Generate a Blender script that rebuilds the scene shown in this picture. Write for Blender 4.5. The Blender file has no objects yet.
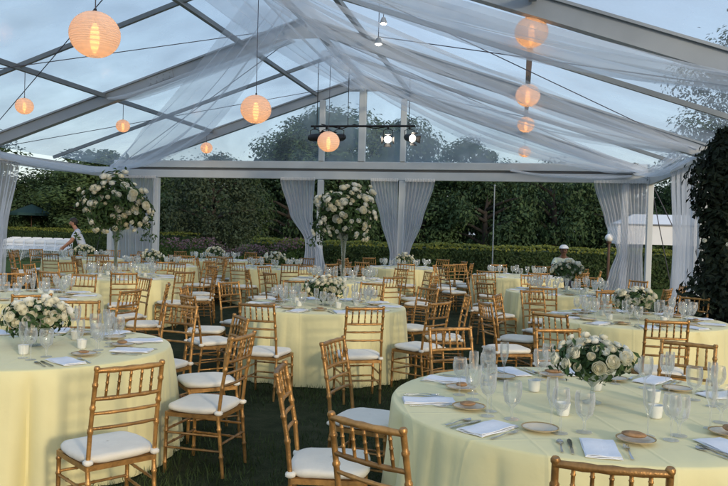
import bpy, math, random
from mathutils import Vector, Matrix
R = math.radians
PI = math.pi
rnd = random.Random(11)
S = bpy.context.scene
COL = S.collection

# ------------------------------------------------------------------ camera numbers (used for the frame test too)
F_PX, YAW, PITCH, ROLL, CX, CH = 747.7, 0.2046, -0.0187, 0.0268, 4.2844, 1.6478
D, ZE, ZA, PA, PB, PQ, BAY, W = 20.05, 3.30, 5.80, 4.35, 1.31, 1.135, 5.65, 7.5
_f = Vector((-math.sin(YAW)*math.cos(PITCH), math.cos(YAW)*math.cos(PITCH), math.sin(PITCH)))
_r = Vector((math.cos(YAW), math.sin(YAW), 0)); _u = _r.cross(_f)
CAM_R = _r*math.cos(ROLL) + _u*math.sin(ROLL)
CAM_U = -_r*math.sin(ROLL) + _u*math.cos(ROLL)
CAM_F = _f
CAM_P = Vector((CX, 0, CH))

def in_frame(x, y, z, m=25):
    v = Vector((x, y, z)) - CAM_P
    d = v.dot(CAM_F)
    if d < 0.3: return False
    px = 364 + F_PX*v.dot(CAM_R)/d; py = 243 - F_PX*v.dot(CAM_U)/d
    return -m < px < 728+m and -m < py < 486+m

# ------------------------------------------------------------------ materials
def mat(name, col, rough=.6, metal=0., var=0., scale=8., bump=0., bscale=60., spec=.5, sheen=0., stretch=None):
    m = bpy.data.materials.new(name); m.use_nodes = True
    nt = m.node_tree; b = nt.nodes['Principled BSDF']
    b.inputs['Base Color'].default_value = (*col, 1); b.inputs['Roughness'].default_value = rough
    b.inputs['Metallic'].default_value = metal; b.inputs['Specular IOR Level'].default_value = spec
    if sheen: b.inputs['Sheen Weight'].default_value = sheen
    tc = nt.nodes.new('ShaderNodeTexCoord')
    co = tc.outputs['Object']
    if stretch:
        mp = nt.nodes.new('ShaderNodeMapping'); mp.inputs['Scale'].default_value = stretch
        nt.links.new(co, mp.inputs[0]); co = mp.outputs[0]
    if var:
        n = nt.nodes.new('ShaderNodeTexNoise'); n.inputs['Scale'].default_value = scale; n.inputs['Detail'].default_value = 5
        nt.links.new(co, n.inputs[0])
        r = nt.nodes.new('ShaderNodeValToRGB')
        r.color_ramp.elements[0].position = .3; r.color_ramp.elements[1].position = .7
        r.color_ramp.elements[0].color = (*[c*(1-var) for c in col], 1)
        r.color_ramp.elements[1].color = (*[min(1, c*(1+var)) for c in col], 1)
        nt.links.new(n.outputs[0], r.inputs[0]); nt.links.new(r.outputs[0], b.inputs['Base Color'])
    if bump:
        n = nt.nodes.new('ShaderNodeTexNoise'); n.inputs['Scale'].default_value = bscale; n.inputs['Detail'].default_value = 4
        nt.links.new(co, n.inputs[0])
        bp = nt.nodes.new('ShaderNodeBump'); bp.inputs['Strength'].default_value = bump; bp.inputs['Distance'].default_value = .01
        nt.links.new(n.outputs[0], bp.inputs['Height']); nt.links.new(bp.outputs[0], b.inputs['Normal'])
    return m

def vary(m, lo, hi):
    # each stick and cushion has its own slight tone, as painted and worn things do
    nt = m.node_tree; b = nt.nodes['Principled BSDF']; oi = nt.nodes.new('ShaderNodeObjectInfo'); mr = nt.nodes.new('ShaderNodeMapRange')
    mr.inputs[3].default_value = lo; mr.inputs[4].default_value = hi; nt.links.new(oi.outputs['Random'], mr.inputs[0])
    src = b.inputs['Base Color'].links[0].from_socket; mx = nt.nodes.new('ShaderNodeMix'); mx.data_type = 'RGBA'; mx.blend_type = 'MULTIPLY'; mx.inputs['Factor'].default_value = 1
    nt.links.new(src, mx.inputs['A']); nt.links.new(mr.outputs[0], mx.inputs['B']); nt.links.new(mx.outputs['Result'], b.inputs['Base Color'])
def leafmat(name, c1, c2, trans=.25, scale=.9, rough=.6):
    m = bpy.data.materials.new(name); m.use_nodes = True
    nt = m.node_tree; b = nt.nodes['Principled BSDF']; out = nt.nodes['Material Output']
    tc = nt.nodes.new('ShaderNodeTexCoord'); n = nt.nodes.new('ShaderNodeTexNoise'); n.inputs['Scale'].default_value = scale
    n.inputs['Detail'].default_value = 6; n.inputs['Roughness'].default_value = .7
    nt.links.new(tc.outputs['Object'], n.inputs[0])
    r = nt.nodes.new('ShaderNodeValToRGB'); r.color_ramp.elements[0].position = .35; r.color_ramp.elements[1].position = .66
    r.color_ramp.elements[0].color = (*c1, 1); r.color_ramp.elements[1].color = (*c2, 1)
    nt.links.new(n.outputs[0], r.inputs[0]); nt.links.new(r.outputs[0], b.inputs['Base Color'])
    b.inputs['Roughness'].default_value = rough; b.inputs['Specular IOR Level'].default_value = .25
    t = nt.nodes.new('ShaderNodeBsdfTranslucent'); nt.links.new(r.outputs[0], t.inputs[0])
    mx = nt.nodes.new('ShaderNodeMixShader'); mx.inputs[0].default_value = trans
    nt.links.new(b.outputs[0], mx.inputs[1]); nt.links.new(t.outputs[0], mx.inputs[2]); nt.links.new(mx.outputs[0], out.inputs[0])
    return m

def sheer(name, col, opac, edge=.35, scale=3.):
    """thin gauze: part see-through, part diffuse, part light coming through; denser seen edge-on"""
    m = bpy.data.materials.new(name); m.use_nodes = True
    nt = m.node_tree; nt.nodes.remove(nt.nodes['Principled BSDF']); out = nt.nodes['Material Output']
    d = nt.nodes.new('ShaderNodeBsdfDiffuse'); t = nt.nodes.new('ShaderNodeBsdfTranslucent'); tr = nt.nodes.new('ShaderNodeBsdfTransparent')
    d.inputs[0].default_value = (*col, 1); t.inputs[0].default_value = (*col, 1)
    a = nt.nodes.new('ShaderNodeMixShader'); a.inputs[0].default_value = .5
    nt.links.new(d.outputs[0], a.inputs[1]); nt.links.new(t.outputs[0], a.inputs[2])
    lw = nt.nodes.new('ShaderNodeLayerWeight'); lw.inputs[0].default_value = .35
    tc = nt.nodes.new('ShaderNodeTexCoord'); n = nt.nodes.new('ShaderNodeTexNoise'); n.inputs['Scale'].default_value = scale; n.inputs['Detail'].default_value = 4
    nt.links.new(tc.outputs['Object'], n.inputs[0])
    mr = nt.nodes.new('ShaderNodeMapRange'); mr.inputs[3].default_value = opac*.75; mr.inputs[4].default_value = opac*1.25
    nt.links.new(n.outputs[0], mr.inputs[0])
    ad = nt.nodes.new('ShaderNodeMath'); ad.operation = 'MULTIPLY_ADD'; ad.use_clamp = True
    nt.links.new(lw.outputs['Facing'], ad.inputs[0]); ad.inputs[1].default_value = edge; nt.links.new(mr.outputs[0], ad.inputs[2])
    x = nt.nodes.new('ShaderNodeMixShader'); nt.links.new(ad.outputs[0], x.inputs[0])
    nt.links.new(tr.outputs[0], x.inputs[1]); nt.links.new(a.outputs[0], x.inputs[2]); nt.links.new(x.outputs[0], out.inputs[0])
    return m

def thinglass(name, tint, haze, hcol=(.8, .85, .88), fres=.12, rough=.05, edge=.5, rim_glint=0.):
    m = bpy.data.materials.new(name); m.use_nodes = True
    nt = m.node_tree; nt.nodes.remove(nt.nodes['Principled BSDF']); out = nt.nodes['Material Output']
    tr = nt.nodes.new('ShaderNodeBsdfTransparent'); tr.inputs[0].default_value = (*tint, 1)
    g = nt.nodes.new('ShaderNodeBsdfGlossy'); g.inputs['Roughness'].default_value = rough
    d = nt.nodes.new('ShaderNodeBsdfTranslucent'); d.inputs[0].default_value = (*hcol, 1)
    d2 = nt.nodes.new('ShaderNodeBsdfDiffuse'); d2.inputs[0].default_value = (*hcol, 1)
    dd = nt.nodes.new('ShaderNodeMixShader'); nt.links.new(d.outputs[0], dd.inputs[1]); nt.links.new(d2.outputs[0], dd.inputs[2])
    tc = nt.nodes.new('ShaderNodeTexCoord'); n = nt.nodes.new('ShaderNodeTexNoise'); n.inputs['Scale'].default_value = .7; n.inputs['Detail'].default_value = 5
    nt.links.new(tc.outputs['Object'], n.inputs[0])
    mr = nt.nodes.new('ShaderNodeMapRange'); mr.inputs[1].default_value = .3; mr.inputs[2].default_value = .7
    mr.inputs[3].default_value = haze*.35; mr.inputs[4].default_value = haze*1.65
    nt.links.new(n.outputs[0], mr.inputs[0])
    fa = nt.nodes.new('ShaderNodeLayerWeight'); fa.inputs[0].default_value = .25
    am = nt.nodes.new('ShaderNodeMath'); am.operation = 'MULTIPLY_ADD'; am.use_clamp = True; am.inputs[1].default_value = rim_glint  # whitens edge-on faces, painting in the bright glints of glass rims
    nt.links.new(fa.outputs['Facing'], am.inputs[0]); nt.links.new(mr.outputs[0], am.inputs[2])
    a = nt.nodes.new('ShaderNodeMixShader'); nt.links.new(am.outputs[0], a.inputs[0])
    nt.links.new(tr.outputs[0], a.inputs[1]); nt.links.new(dd.outputs[0], a.inputs[2])
    lw = nt.nodes.new('ShaderNodeLayerWeight'); lw.inputs[0].default_value = edge
    mu = nt.nodes.new('ShaderNodeMath'); mu.operation = 'MULTIPLY'; mu.inputs[1].default_value = fres*4; mu.use_clamp = True
    nt.links.new(lw.outputs['Fresnel'], mu.inputs[0])
    x = nt.nodes.new('ShaderNodeMixShader'); nt.links.new(mu.outputs[0], x.inputs[0])
    nt.links.new(a.outputs[0], x.inputs[1]); nt.links.new(g.outputs[0], x.inputs[2]); nt.links.new(x.outputs[0], out.inputs[0])
    return m

def emit(name, col, st):
    m = bpy.data.materials.new(name); m.use_nodes = True
    b = m.node_tree.nodes['Principled BSDF']; b.inputs['Base Color'].default_value = (*col, 1)
    b.inputs['Emission Color'].default_value = (*col, 1); b.inputs['Emission Strength'].default_value = st
    return m

M = {}
M['gold'] = mat('gold_paint', (.43, .228, .072), .36, .45, .30, 22, .25, 90); vary(M['gold'], .62, 1.15)
M['cushion'] = mat('ivory_cushion', (.80, .76, .66), .8, 0, .06, 7, .5, 16, sheen=.3); vary(M['cushion'], .88, 1.04)
M['cloth'] = mat('yellow_cloth', (.745, .685, .37), .7, 0, .05, 3, .6, 7, spec=.3, sheen=.2)
def creases(m):
    # pressed fold lines a hand's breadth apart, as cloths come from the laundry
    nt = m.node_tree; b = nt.nodes['Principled BSDF']; tc = nt.nodes.new('ShaderNodeTexCoord'); sp = nt.nodes.new('ShaderNodeSeparateXYZ'); nt.links.new(tc.outputs['Object'], sp.inputs[0])
    hs = []
    for ax, off in ((0, 2.05), (1, 2.21)):
        ad = nt.nodes.new('ShaderNodeMath'); ad.operation = 'ADD'; ad.inputs[1].default_value = off; nt.links.new(sp.outputs[ax], ad.inputs[0])
        pp = nt.nodes.new('ShaderNodeMath'); pp.operation = 'PINGPONG'; pp.inputs[1].default_value = .23; nt.links.new(ad.outputs[0], pp.inputs[0])
        mr = nt.nodes.new('ShaderNodeMapRange'); mr.inputs[1].default_value = 0; mr.inputs[2].default_value = .014; mr.inputs[3].default_value = 1; mr.inputs[4].default_value = 0
        nt.links.new(pp.outputs[0], mr.inputs[0]); hs.append(mr.outputs[0])
    mx = nt.nodes.new('ShaderNodeMath'); mx.operation = 'MAXIMUM'; nt.links.new(hs[0], mx.inputs[0]); nt.links.new(hs[1], mx.inputs[1])
    bp = nt.nodes.new('ShaderNodeBump'); bp.inputs['Strength'].default_value = .35; bp.inputs['Distance'].default_value = .006
    nt.links.new(mx.outputs[0], bp.inputs['Height']); nt.links.new(b.inputs['Normal'].links[0].from_socket, bp.inputs['Normal']); nt.links.new(bp.outputs[0], b.inputs['Normal'])
creases(M['cloth'])
M['napkin'] = mat('white_napkin', (.80, .82, .86), .8, 0, .03, 20, .2, 120)
M['plate'] = mat('plate_glaze', (.62, .55, .42), .18, .0, .05, 12)
M['bread'] = mat('bread_crust', (.36, .20, .09), .7, 0, .35, 40, .4, 60)
M['goldrim'] = mat('gold_rim', (.62, .40, .14), .25, .8)
M['silver'] = mat('cutlery_silver', (.62, .62, .62), .16, 1.)
M['glass'] = thinglass('drinking_glass', (.98, .99, .99), .07, (1, 1, 1), .09, .03, .45, .55)
M['frost'] = mat('frosted_votive', (.72, .74, .72), .4, 0, .05, 20)
M['wax'] = mat('candle_wax', (.85, .80, .66), .5)
M['vaseglass'] = thinglass('vase_glass', (.90, .95, .93), .12, (.8, .86, .86), .12, .05, .5, .4)
M['petal'] = leafmat('ivory_petal', (.76, .73, .56), (.87, .85, .72), .30, 9, .7)
M['petalw'] = leafmat('white_petal', (.78, .79, .70), (.87, .88, .83), .30, 9, .7)
M['bleaf'] = leafmat('bouquet_leaf', (.020, .045, .016), (.07, .13, .045), .2, 9)
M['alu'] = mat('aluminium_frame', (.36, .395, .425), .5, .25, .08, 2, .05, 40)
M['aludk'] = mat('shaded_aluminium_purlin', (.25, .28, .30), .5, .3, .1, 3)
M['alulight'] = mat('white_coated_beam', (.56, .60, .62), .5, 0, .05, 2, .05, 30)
M['vinyl'] = thinglass('clear_vinyl', (.93, .955, .985), .32, (.76, .85, .95), .04, .15, .3)
M['gablevinyl'] = thinglass('clear_gable_vinyl', (.93, .96, .98), .36, (.52, .64, .76), .05, .12, .35)
M['tulle'] = sheer('white_tulle', (.90, .94, .99), .30, .22, 1.0)
M['curtain'] = sheer('sheer_curtain', (.74, .78, .85), .40, .42, 2.5)
M['paper'] = None
M['black'] = mat('black_metal', (.018, .018, .02), .45, .3, .1, 20)
M['rope'] = mat('guy_rope', (.10, .10, .13), .8, 0, .2, 50)
M['bark'] = mat('bark', (.030, .025, .02), .9, 0, .35, 5, .8, 14, stretch=(1, 1, .25))
M['leafA'] = leafmat('dark_tree_leaf', (.024, .050, .022), (.075, .128, .052), .2, .55)
M['leafB'] = leafmat('mid_tree_leaf', (.038, .072, .028), (.11, .17, .065), .25, .6)
M['leafC'] = leafmat('grey_green_leaf', (.028, .045, .026), (.085, .115, .06), .25, .7)
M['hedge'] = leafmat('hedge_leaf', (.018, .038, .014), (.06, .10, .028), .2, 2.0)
M['hedgetop'] = leafmat('hedge_skylit_leaf', (.14, .165, .03), (.27, .29, .06), .3, 2.5)  # paler yellow-green carries the skylight falling on the hedge tops
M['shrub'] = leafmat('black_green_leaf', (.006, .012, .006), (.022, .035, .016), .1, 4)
M['white'] = mat('white_plastic', (.80, .81, .82), .5, 0, .03, 5)
M['canvas'] = mat('white_canvas', (.78, .79, .80), .8, 0, .04, 2, .1, 20)
M['grey'] = mat('grey_trim', (.16, .17, .18), .6)
M['teal'] = mat('teal_canvas', (.010, .045, .042), .8, 0, .1, 3)
M['skin'] = mat('skin', (.42, .21, .14), .55, 0, .06, 20)
M['skindk'] = mat('dark_skin', (.16, .08, .05), .55, 0, .06, 20)
M['hair'] = mat('dark_hair', (.02, .015, .012), .6, 0, .2, 60)
M['shirt'] = mat('pale_blue_shirt', (.52, .57, .68), .8, 0, .06, 12, .2, 25)
M['greenshirt'] = mat('pale_green_shirt', (.50, .58, .50), .8, 0, .1, 12, .2, 25)
M['trouser'] = mat('dark_trousers', (.022, .024, .03), .8, 0, .1, 15)
M['wood'] = mat('brown_post', (.10, .055, .035), .7, 0, .2, 10)
M['pink'] = leafmat('pink_blossom', (.13, .075, .09), (.29, .19, .21), .2, 4)
M['bedleaf'] = leafmat('bed_leaf', (.03, .06, .015), (.10, .16, .04), .2, 4)
M['blade'] = leafmat('grass_blade', (.030, .050, .018), (.085, .125, .04), .2, 3)
M['lens'] = emit('lit_lens', (1, .90, .76), 14)
M['pin'] = emit('pin_light_lens', (1, .86, .66), 16)
M['bulb'] = emit('lantern_bulb', (1, .42, .12), 4.8)

def papermat():
    m = bpy.data.materials.new('lantern_paper'); m.use_nodes = True
    nt = m.node_tree; nt.nodes.remove(nt.nodes['Principled BSDF']); out = nt.nodes['Material Output']
    d = nt.nodes.new('ShaderNodeBsdfDiffuse'); t = nt.nodes.new('ShaderNodeBsdfTranslucent'); tr = nt.nodes.new('ShaderNodeBsdfTransparent')
    d.inputs[0].default_value = (.90, .86, .82, 1); t.inputs[0].default_value = (.92, .86, .78, 1); tr.inputs[0].default_value = (1, .9, .75, 1)
    a = nt.nodes.new('ShaderNodeMixShader'); a.inputs[0].default_value = .55
    nt.links.new(d.outputs[0], a.inputs[1]); nt.links.new(t.outputs[0], a.inputs[2])
    tc = nt.nodes.new('ShaderNodeTexCoord'); sp = nt.nodes.new('ShaderNodeSeparateXYZ'); nt.links.new(tc.outputs['Object'], sp.inputs[0])
    mu = nt.nodes.new('ShaderNodeMath'); mu.operation = 'MULTIPLY'; mu.inputs[1].default_value = 2*PI*11*2; nt.links.new(sp.outputs[2], mu.inputs[0])
    sn = nt.nodes.new('ShaderNodeMath'); sn.operation = 'SINE'; nt.links.new(mu.outputs[0], sn.inputs[0])
    mr = nt.nodes.new('ShaderNodeMapRange'); mr.inputs[1].default_value = -1; mr.inputs[2].default_value = 1
    mr.inputs[3].default_value = .95; mr.inputs[4].default_value = .84; nt.links.new(sn.outputs[0], mr.inputs[0])
    x = nt.nodes.new('ShaderNodeMixShader'); nt.links.new(mr.outputs[0], x.inputs[0])
    nt.links.new(tr.outputs[0], x.inputs[1]); nt.links.new(a.outputs[0], x.inputs[2]); nt.links.new(x.outputs[0], out.inputs[0])
    return m
M['paper'] = papermat()

# ------------------------------------------------------------------ mesh helpers
class MB:
    def __init__(s): s.v = []; s.f = []; s.mi = []; s.cur = 0
    def add(s, vs, fs):
        o = len(s.v); s.v += [tuple(v) for v in vs]; s.f += [tuple(i+o for i in f) for f in fs]; s.mi += [s.cur]*len(fs)
    def box(s, c, d, rz=0, bev=0):
        x, y, z = d[0]/2, d[1]/2, d[2]/2
        m = Matrix.Rotation(rz, 3, 'Z')
        if bev <= 0:
            vs = [m @ Vector((sx*x, sy*y, sz*z)) + Vector(c) for sx in (-1, 1) for sy in (-1, 1) for sz in (-1, 1)]
            s.add(vs, [(0, 1, 3, 2), (4, 6, 7, 5), (0, 4, 5, 1), (2, 3, 7, 6), (0, 2, 6, 4), (1, 5, 7, 3)])
        else:
            b = min(bev, x*.9, y*.9, z*.9)
            ring = lambda X, Y, Z: [(-X+b, -Y, Z), (X-b, -Y, Z), (X, -Y+b, Z), (X, Y-b, Z), (X-b, Y, Z), (-X+b, Y, Z), (-X, Y-b, Z), (-X, -Y+b, Z)]
            vs = []
            for (X, Y, Z) in ((x-b, y-b, -z), (x, y, -z+b), (x, y, z-b), (x-b, y-b, z)):
                vs += [m @ Vector(p) + Vector(c) for p in ring(X, Y, Z)]
            fs = [tuple(reversed(range(8))), tuple(range(24, 32))]
            for k in range(3):
                for i in range(8):
                    j = (i+1) % 8; fs.append((k*8+i, k*8+j, k*8+8+j, k*8+8+i))
            s.add(vs, fs)
    def beam(s, a, b, w, h, up=(0, 0, 1)):
        """rectangular bar from a to b, w across, h along up"""
        a, b = Vector(a), Vector(b); d = (b-a).normalized(); u = Vector(up); sd = d.cross(u).normalized(); u = sd.cross(d).normalized()
        vs = [p + sd*(i*w/2) + u*(j*h/2) for p in (a, b) for i, j in ((-1, -1), (1, -1), (1, 1), (-1, 1))]
        s.add(vs, [(3, 2, 1, 0), (4, 5, 6, 7)] + [(i, (i+1) % 4, 4+(i+1) % 4, 4+i) for i in range(4)])
    def tube(s, pts, rad, n=8, cap=True):
        pts = [Vector(p) for p in pts]
        if not isinstance(rad, (list, tuple)): rad = [rad]*len(pts)
        vs = []; prev = None
        for i, p in enumerate(pts):
            d = (pts[min(i+1, len(pts)-1)] - pts[max(i-1, 0)]).normalized()
            if prev is None:
                a = d.orthogonal().normalized()
            else:
                a = (prev - d*prev.dot(d)).normalized()
            prev = a; b = d.cross(a)
            for k in range(n):
                t = 2*PI*k/n; vs.append(p + (a*math.cos(t) + b*math.sin(t))*rad[i])
        fs = []
        for i in range(len(pts)-1):
            for k in range(n):
                j = (k+1) % n; fs.append((i*n+k, i*n+j, (i+1)*n+j, (i+1)*n+k))
        if cap: fs += [tuple(reversed(range(n))), tuple(range((len(pts)-1)*n, len(pts)*n))]
        s.add(vs, fs)
    def lathe(s, prof, n=20, c=(0, 0, 0)):
        vs = []; fs = []
        for r, z in prof:
            for k in range(n):
                t = 2*PI*k/n; vs.append((c[0]+r*math.cos(t), c[1]+r*math.sin(t), c[2]+z))
        for i in range(len(prof)-1):
            for k in range(n):
                j = (k+1) % n; fs.append((i*n+k, i*n+j, (i+1)*n+j, (i+1)*n+k))
        s.add(vs, fs)
    def ball(s, c, r, n=12, m=8, sc=(1, 1, 1)):
        prof = [(max(1e-4, math.sin(PI*i/m))*r, -math.cos(PI*i/m)*r) for i in range(m+1)]
        o = len(s.v); s.lathe(prof, n)
        for i in range(o, len(s.v)):
            v = s.v[i]; s.v[i] = (v[0]*sc[0]+c[0], v[1]*sc[1]+c[1], v[2]*sc[2]+c[2])
    def leaf(s, p, nrm, l, w, rot=None):
        nrm = Vector(nrm).normalized(); a = nrm.orthogonal().normalized()
        a = Matrix.Rotation(rnd.random()*6.283 if rot is None else rot, 3, nrm) @ a; b = nrm.cross(a)
        p = Vector(p)
        s.add([p - a*l*.5, p + b*w*.5 + nrm*l*.06, p + a*l*.5 - nrm*l*.08, p - b*w*.5 + nrm*l*.06], [(0, 1, 2, 3)])
    def mesh(s, name, mats, smooth=True):
        me = bpy.data.meshes.new(name); me.from_pydata(s.v, [], s.f)
        for m in (mats if isinstance(mats, (list, tuple)) else [mats]): me.materials.append(m)
        if s.mi and max(s.mi) > 0: me.polygons.foreach_set('material_index', s.mi)
        if smooth: me.polygons.foreach_set('use_smooth', [True]*len(me.polygons))
        me.update(); return me

def link(name, me, parent=None, loc=(0, 0, 0), rz=0, sc=None):
    o = bpy.data.objects.new(name, me); COL.objects.link(o)
    o.location = loc; o.rotation_euler = (0, 0, rz)
    if sc: o.scale = (sc, sc, sc) if not isinstance(sc, (tuple, list)) else sc
    if parent: o.parent = parent
    return o
def obj(name, mb, m, parent=None, smooth=True, **k):
    me = mb.mesh(name, m, smooth)
    if smooth:
        try: me.set_sharp_from_angle(angle=R(40))
        except Exception: pass
    return link(name, me, parent, **k)
def tag(o, label=None, cat=None, group=None, kind=None):
    if label: o['label'] = label
    if cat: o['category'] = cat
    if group: o['group'] = group
    if kind: o['kind'] = kind
    return o
def empty(name, loc=(0, 0, 0), rz=0):
    o = bpy.data.objects.new(name, None); COL.objects.link(o); o.location = loc; o.rotation_euler = (0, 0, rz); o.empty_display_size = .1
    return o
def copy_tree(o, parent=None):
    c = o.copy(); COL.objects.link(c); c.parent = parent
    for ch in o.children: copy_tree(ch, c)
    return c
def struct(name, mb, m, smooth=False):
    return tag(obj(name, mb, m, smooth=smooth), kind='structure')

# ------------------------------------------------------------------ world, sun, camera
SUN_EL, SUN_AZ = 12.0, 43.0     # the sun stands low behind and right of the camera
w = bpy.data.worlds.new('World'); S.world = w; w.use_nodes = True
nt = w.node_tree; bg = nt.nodes['Background']
sky = nt.nodes.new('ShaderNodeTexSky'); sky.sky_type = 'NISHITA'; sky.sun_disc = False
sky.sun_elevation = R(SUN_EL); sky.sun_rotation = R(180-SUN_AZ); sky.air_density = 1.2; sky.dust_density = 1.4; sky.ozone_density = 1.6
# thin even evening cloud mixed over the blue
tc = nt.nodes.new('ShaderNodeTexCoord'); mp = nt.nodes.new('ShaderNodeMapping'); mp.inputs['Scale'].default_value = (1.2, 1.2, 3.2)
n = nt.nodes.new('ShaderNodeTexNoise'); n.inputs['Scale'].default_value = 1.7; n.inputs['Detail'].default_value = 7; n.inputs['Roughness'].default_value = .55
nt.links.new(tc.outputs['Generated'], mp.inputs[0]); nt.links.new(mp.outputs[0], n.inputs[0])
cr = nt.nodes.new('ShaderNodeMapRange'); cr.inputs[1].default_value = .35; cr.inputs[2].default_value = .72; cr.inputs[3].default_value = .52; cr.inputs[4].default_value = .72
nt.links.new(n.outputs[0], cr.inputs[0])
mx = nt.nodes.new('ShaderNodeMix'); mx.data_type = 'RGBA'
nt.links.new(cr.outputs[0], mx.inputs['Factor']); nt.links.new(sky.outputs[0], mx.inputs['A']); mx.inputs['B'].default_value = (2.65, 3.3, 4.35, 1)
nt.links.new(mx.outputs['Result'], bg.inputs['Color']); bg.inputs['Strength'].default_value = .15
sl = bpy.data.lights.new('sun', 'SUN'); sl.energy = 1.0; sl.angle = R(5.0); sl.color = (1, .83, .60)
so = bpy.data.objects.new('sun', sl); COL.objects.link(so)
sd = Vector((math.sin(R(SUN_AZ))*math.cos(R(SUN_EL)), -math.cos(R(SUN_AZ))*math.cos(R(SUN_EL)), math.sin(R(SUN_EL))))
so.rotation_euler = sd.to_track_quat('Z', 'Y').to_euler(); so.location = (20, -20, 12)
cd = bpy.data.cameras.new('camera'); cam = bpy.data.objects.new('camera', cd); COL.objects.link(cam)
cd.sensor_width = 36; cd.sensor_fit = 'HORIZONTAL'; cd.lens = 36*F_PX/728; cd.clip_end = 800; cd.clip_start = .05
mm = Matrix((CAM_R, CAM_U, -CAM_F)).transposed().to_4x4(); mm.translation = CAM_P; cam.matrix_world = mm
S.camera = cam
S.view_settings.view_transform = 'Standard'; S.view_settings.look = 'None'; S.view_settings.gamma = 1; S.view_settings.exposure = 0.70
S.cycles.use_denoising = True
S.cycles.transparent_max_bounces = 40; S.cycles.max_bounces = 8; S.cycles.transmission_bounces = 6
S.cycles.sample_clamp_indirect = 6; S.cycles.caustics_reflective = False; S.cycles.caustics_refractive = False

# ------------------------------------------------------------------ ground
def groundmat(name, c1, c2, c3, sc):
    m = bpy.data.materials.new(name); m.use_nodes = True; nt = m.node_tree; b = nt.nodes['Principled BSDF']
    tc = nt.nodes.new('ShaderNodeTexCoord'); a = nt.nodes.new('ShaderNodeTexNoise'); a.inputs['Scale'].default_value = sc; a.inputs['Detail'].default_value = 8; a.inputs['Roughness'].default_value = .75
    nt.links.new(tc.outputs['Object'], a.inputs[0]); r = nt.nodes.new('ShaderNodeValToRGB')
    e = r.color_ramp.elements; e[0].position = .32; e[0].color = (*c1, 1); e[1].position = .7; e[1].color = (*c3, 1)
    k = e.new(.5); k.color = (*c2, 1)
    nt.links.new(a.outputs[0], r.inputs[0]); nt.links.new(r.outputs[0], b.inputs['Base Color']); b.inputs['Roughness'].default_value = .95
    b.inputs['Specular IOR Level'].default_value = .1
    bn = nt.nodes.new('ShaderNodeTexNoise'); bn.inputs['Scale'].default_value = 70; bn.inputs['Detail'].default_value = 3; nt.links.new(tc.outputs['Object'], bn.inputs[0])
    bp = nt.nodes.new('ShaderNodeBump'); bp.inputs['Strength'].default_value = .8; bp.inputs['Distance'].default_value = .03
    nt.links.new(bn.outputs[0], bp.inputs['Height']); nt.links.new(bp.outputs[0], b.inputs['Normal'])
    return m
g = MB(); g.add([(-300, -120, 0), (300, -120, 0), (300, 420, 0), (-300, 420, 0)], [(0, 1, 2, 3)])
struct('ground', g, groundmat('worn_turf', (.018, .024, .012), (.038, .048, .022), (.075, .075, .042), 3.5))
g = MB(); g.add([(-60, D+.6, .004), (60, D+.6, .004), (60, 120, .004), (-60, 120, .004)], [(0, 1, 2, 3)])
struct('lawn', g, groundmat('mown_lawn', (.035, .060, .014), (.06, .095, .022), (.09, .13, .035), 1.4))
g = MB()
for _ in range(36000):
    x = rnd.uniform(1.2, 5.2); y = rnd.uniform(2.2, 10.5)
    if math.sin(x*3.1+y*1.7)+math.sin(y*2.3-x*1.2)+rnd.uniform(-1.5, 1.2) < -.6: continue
    h = rnd.uniform(.025, .075); a = rnd.random()*6.28; lx, ly = rnd.uniform(-.03, .03), rnd.uniform(-.03, .03)
    dx, dy = math.cos(a)*.004, math.sin(a)*.004
    g.add([(x-dx, y-dy, 0), (x+dx, y+dy, 0), (x+lx, y+ly, h)], [(0, 1, 2)])
tag(obj('grass', g, M['blade'], smooth=False), 'short dark trampled grass between the tables', 'grass', kind='stuff')

# ------------------------------------------------------------------ the marquee: one thing
TE = tag(empty('marquee_tent', (0, D, 0)), 'clear roofed marquee with grey aluminium rafters standing over all the tables', 'tent')
def zr(x): return ZA + (ZE-ZA)*abs(x)/W
def tp(name, mb, m, smooth=False, parent=None):
    o = obj(name, mb, m, parent or TE, smooth); o.location = (0, -D, 0) if parent is None else (0, 0, 0); return o
thick = [D, D-BAY, D-2*BAY, D-3*BAY]
thin = [D-BAY*.5, D-BAY*1.5, D-BAY*2.5]
for y in thick:
    for s in (-1, 1):
        b = MB(); a0 = Vector((0, y, ZA-.10)); a1 = Vector((s*W, y, ZE-.10)); up = (s*.316, 0, .949)
        nv = Vector(up)
        b.beam(a0, a1, .07, .22, up); b.beam(a0-nv*.115, a1-nv*.115, .15, .035, up); b.beam(a0+nv*.115, a1+nv*.115, .15, .035, up)
        tp('rafter', b, M['alu'])
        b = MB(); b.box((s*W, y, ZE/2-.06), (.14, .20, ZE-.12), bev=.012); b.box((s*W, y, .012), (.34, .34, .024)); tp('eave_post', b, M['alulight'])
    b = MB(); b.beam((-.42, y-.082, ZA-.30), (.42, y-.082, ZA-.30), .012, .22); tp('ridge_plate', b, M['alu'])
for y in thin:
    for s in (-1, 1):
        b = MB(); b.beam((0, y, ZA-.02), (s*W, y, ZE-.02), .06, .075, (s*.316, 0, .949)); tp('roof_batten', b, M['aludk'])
y0, y1 = D-3*BAY, D
for x, r in ((-PA, .045), (-PB, .045), (0, .055), (PB, .045), (PA, .05)):
    b = MB()
    for k in range(3):
        b.beam((x, D-k*BAY-.09, zr(x)-.045), (x, D-(k+1)*BAY+.09, zr(x)-.045), r*1.7, r*1.9)
    tp('purlin', b, M['aludk'])
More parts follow.
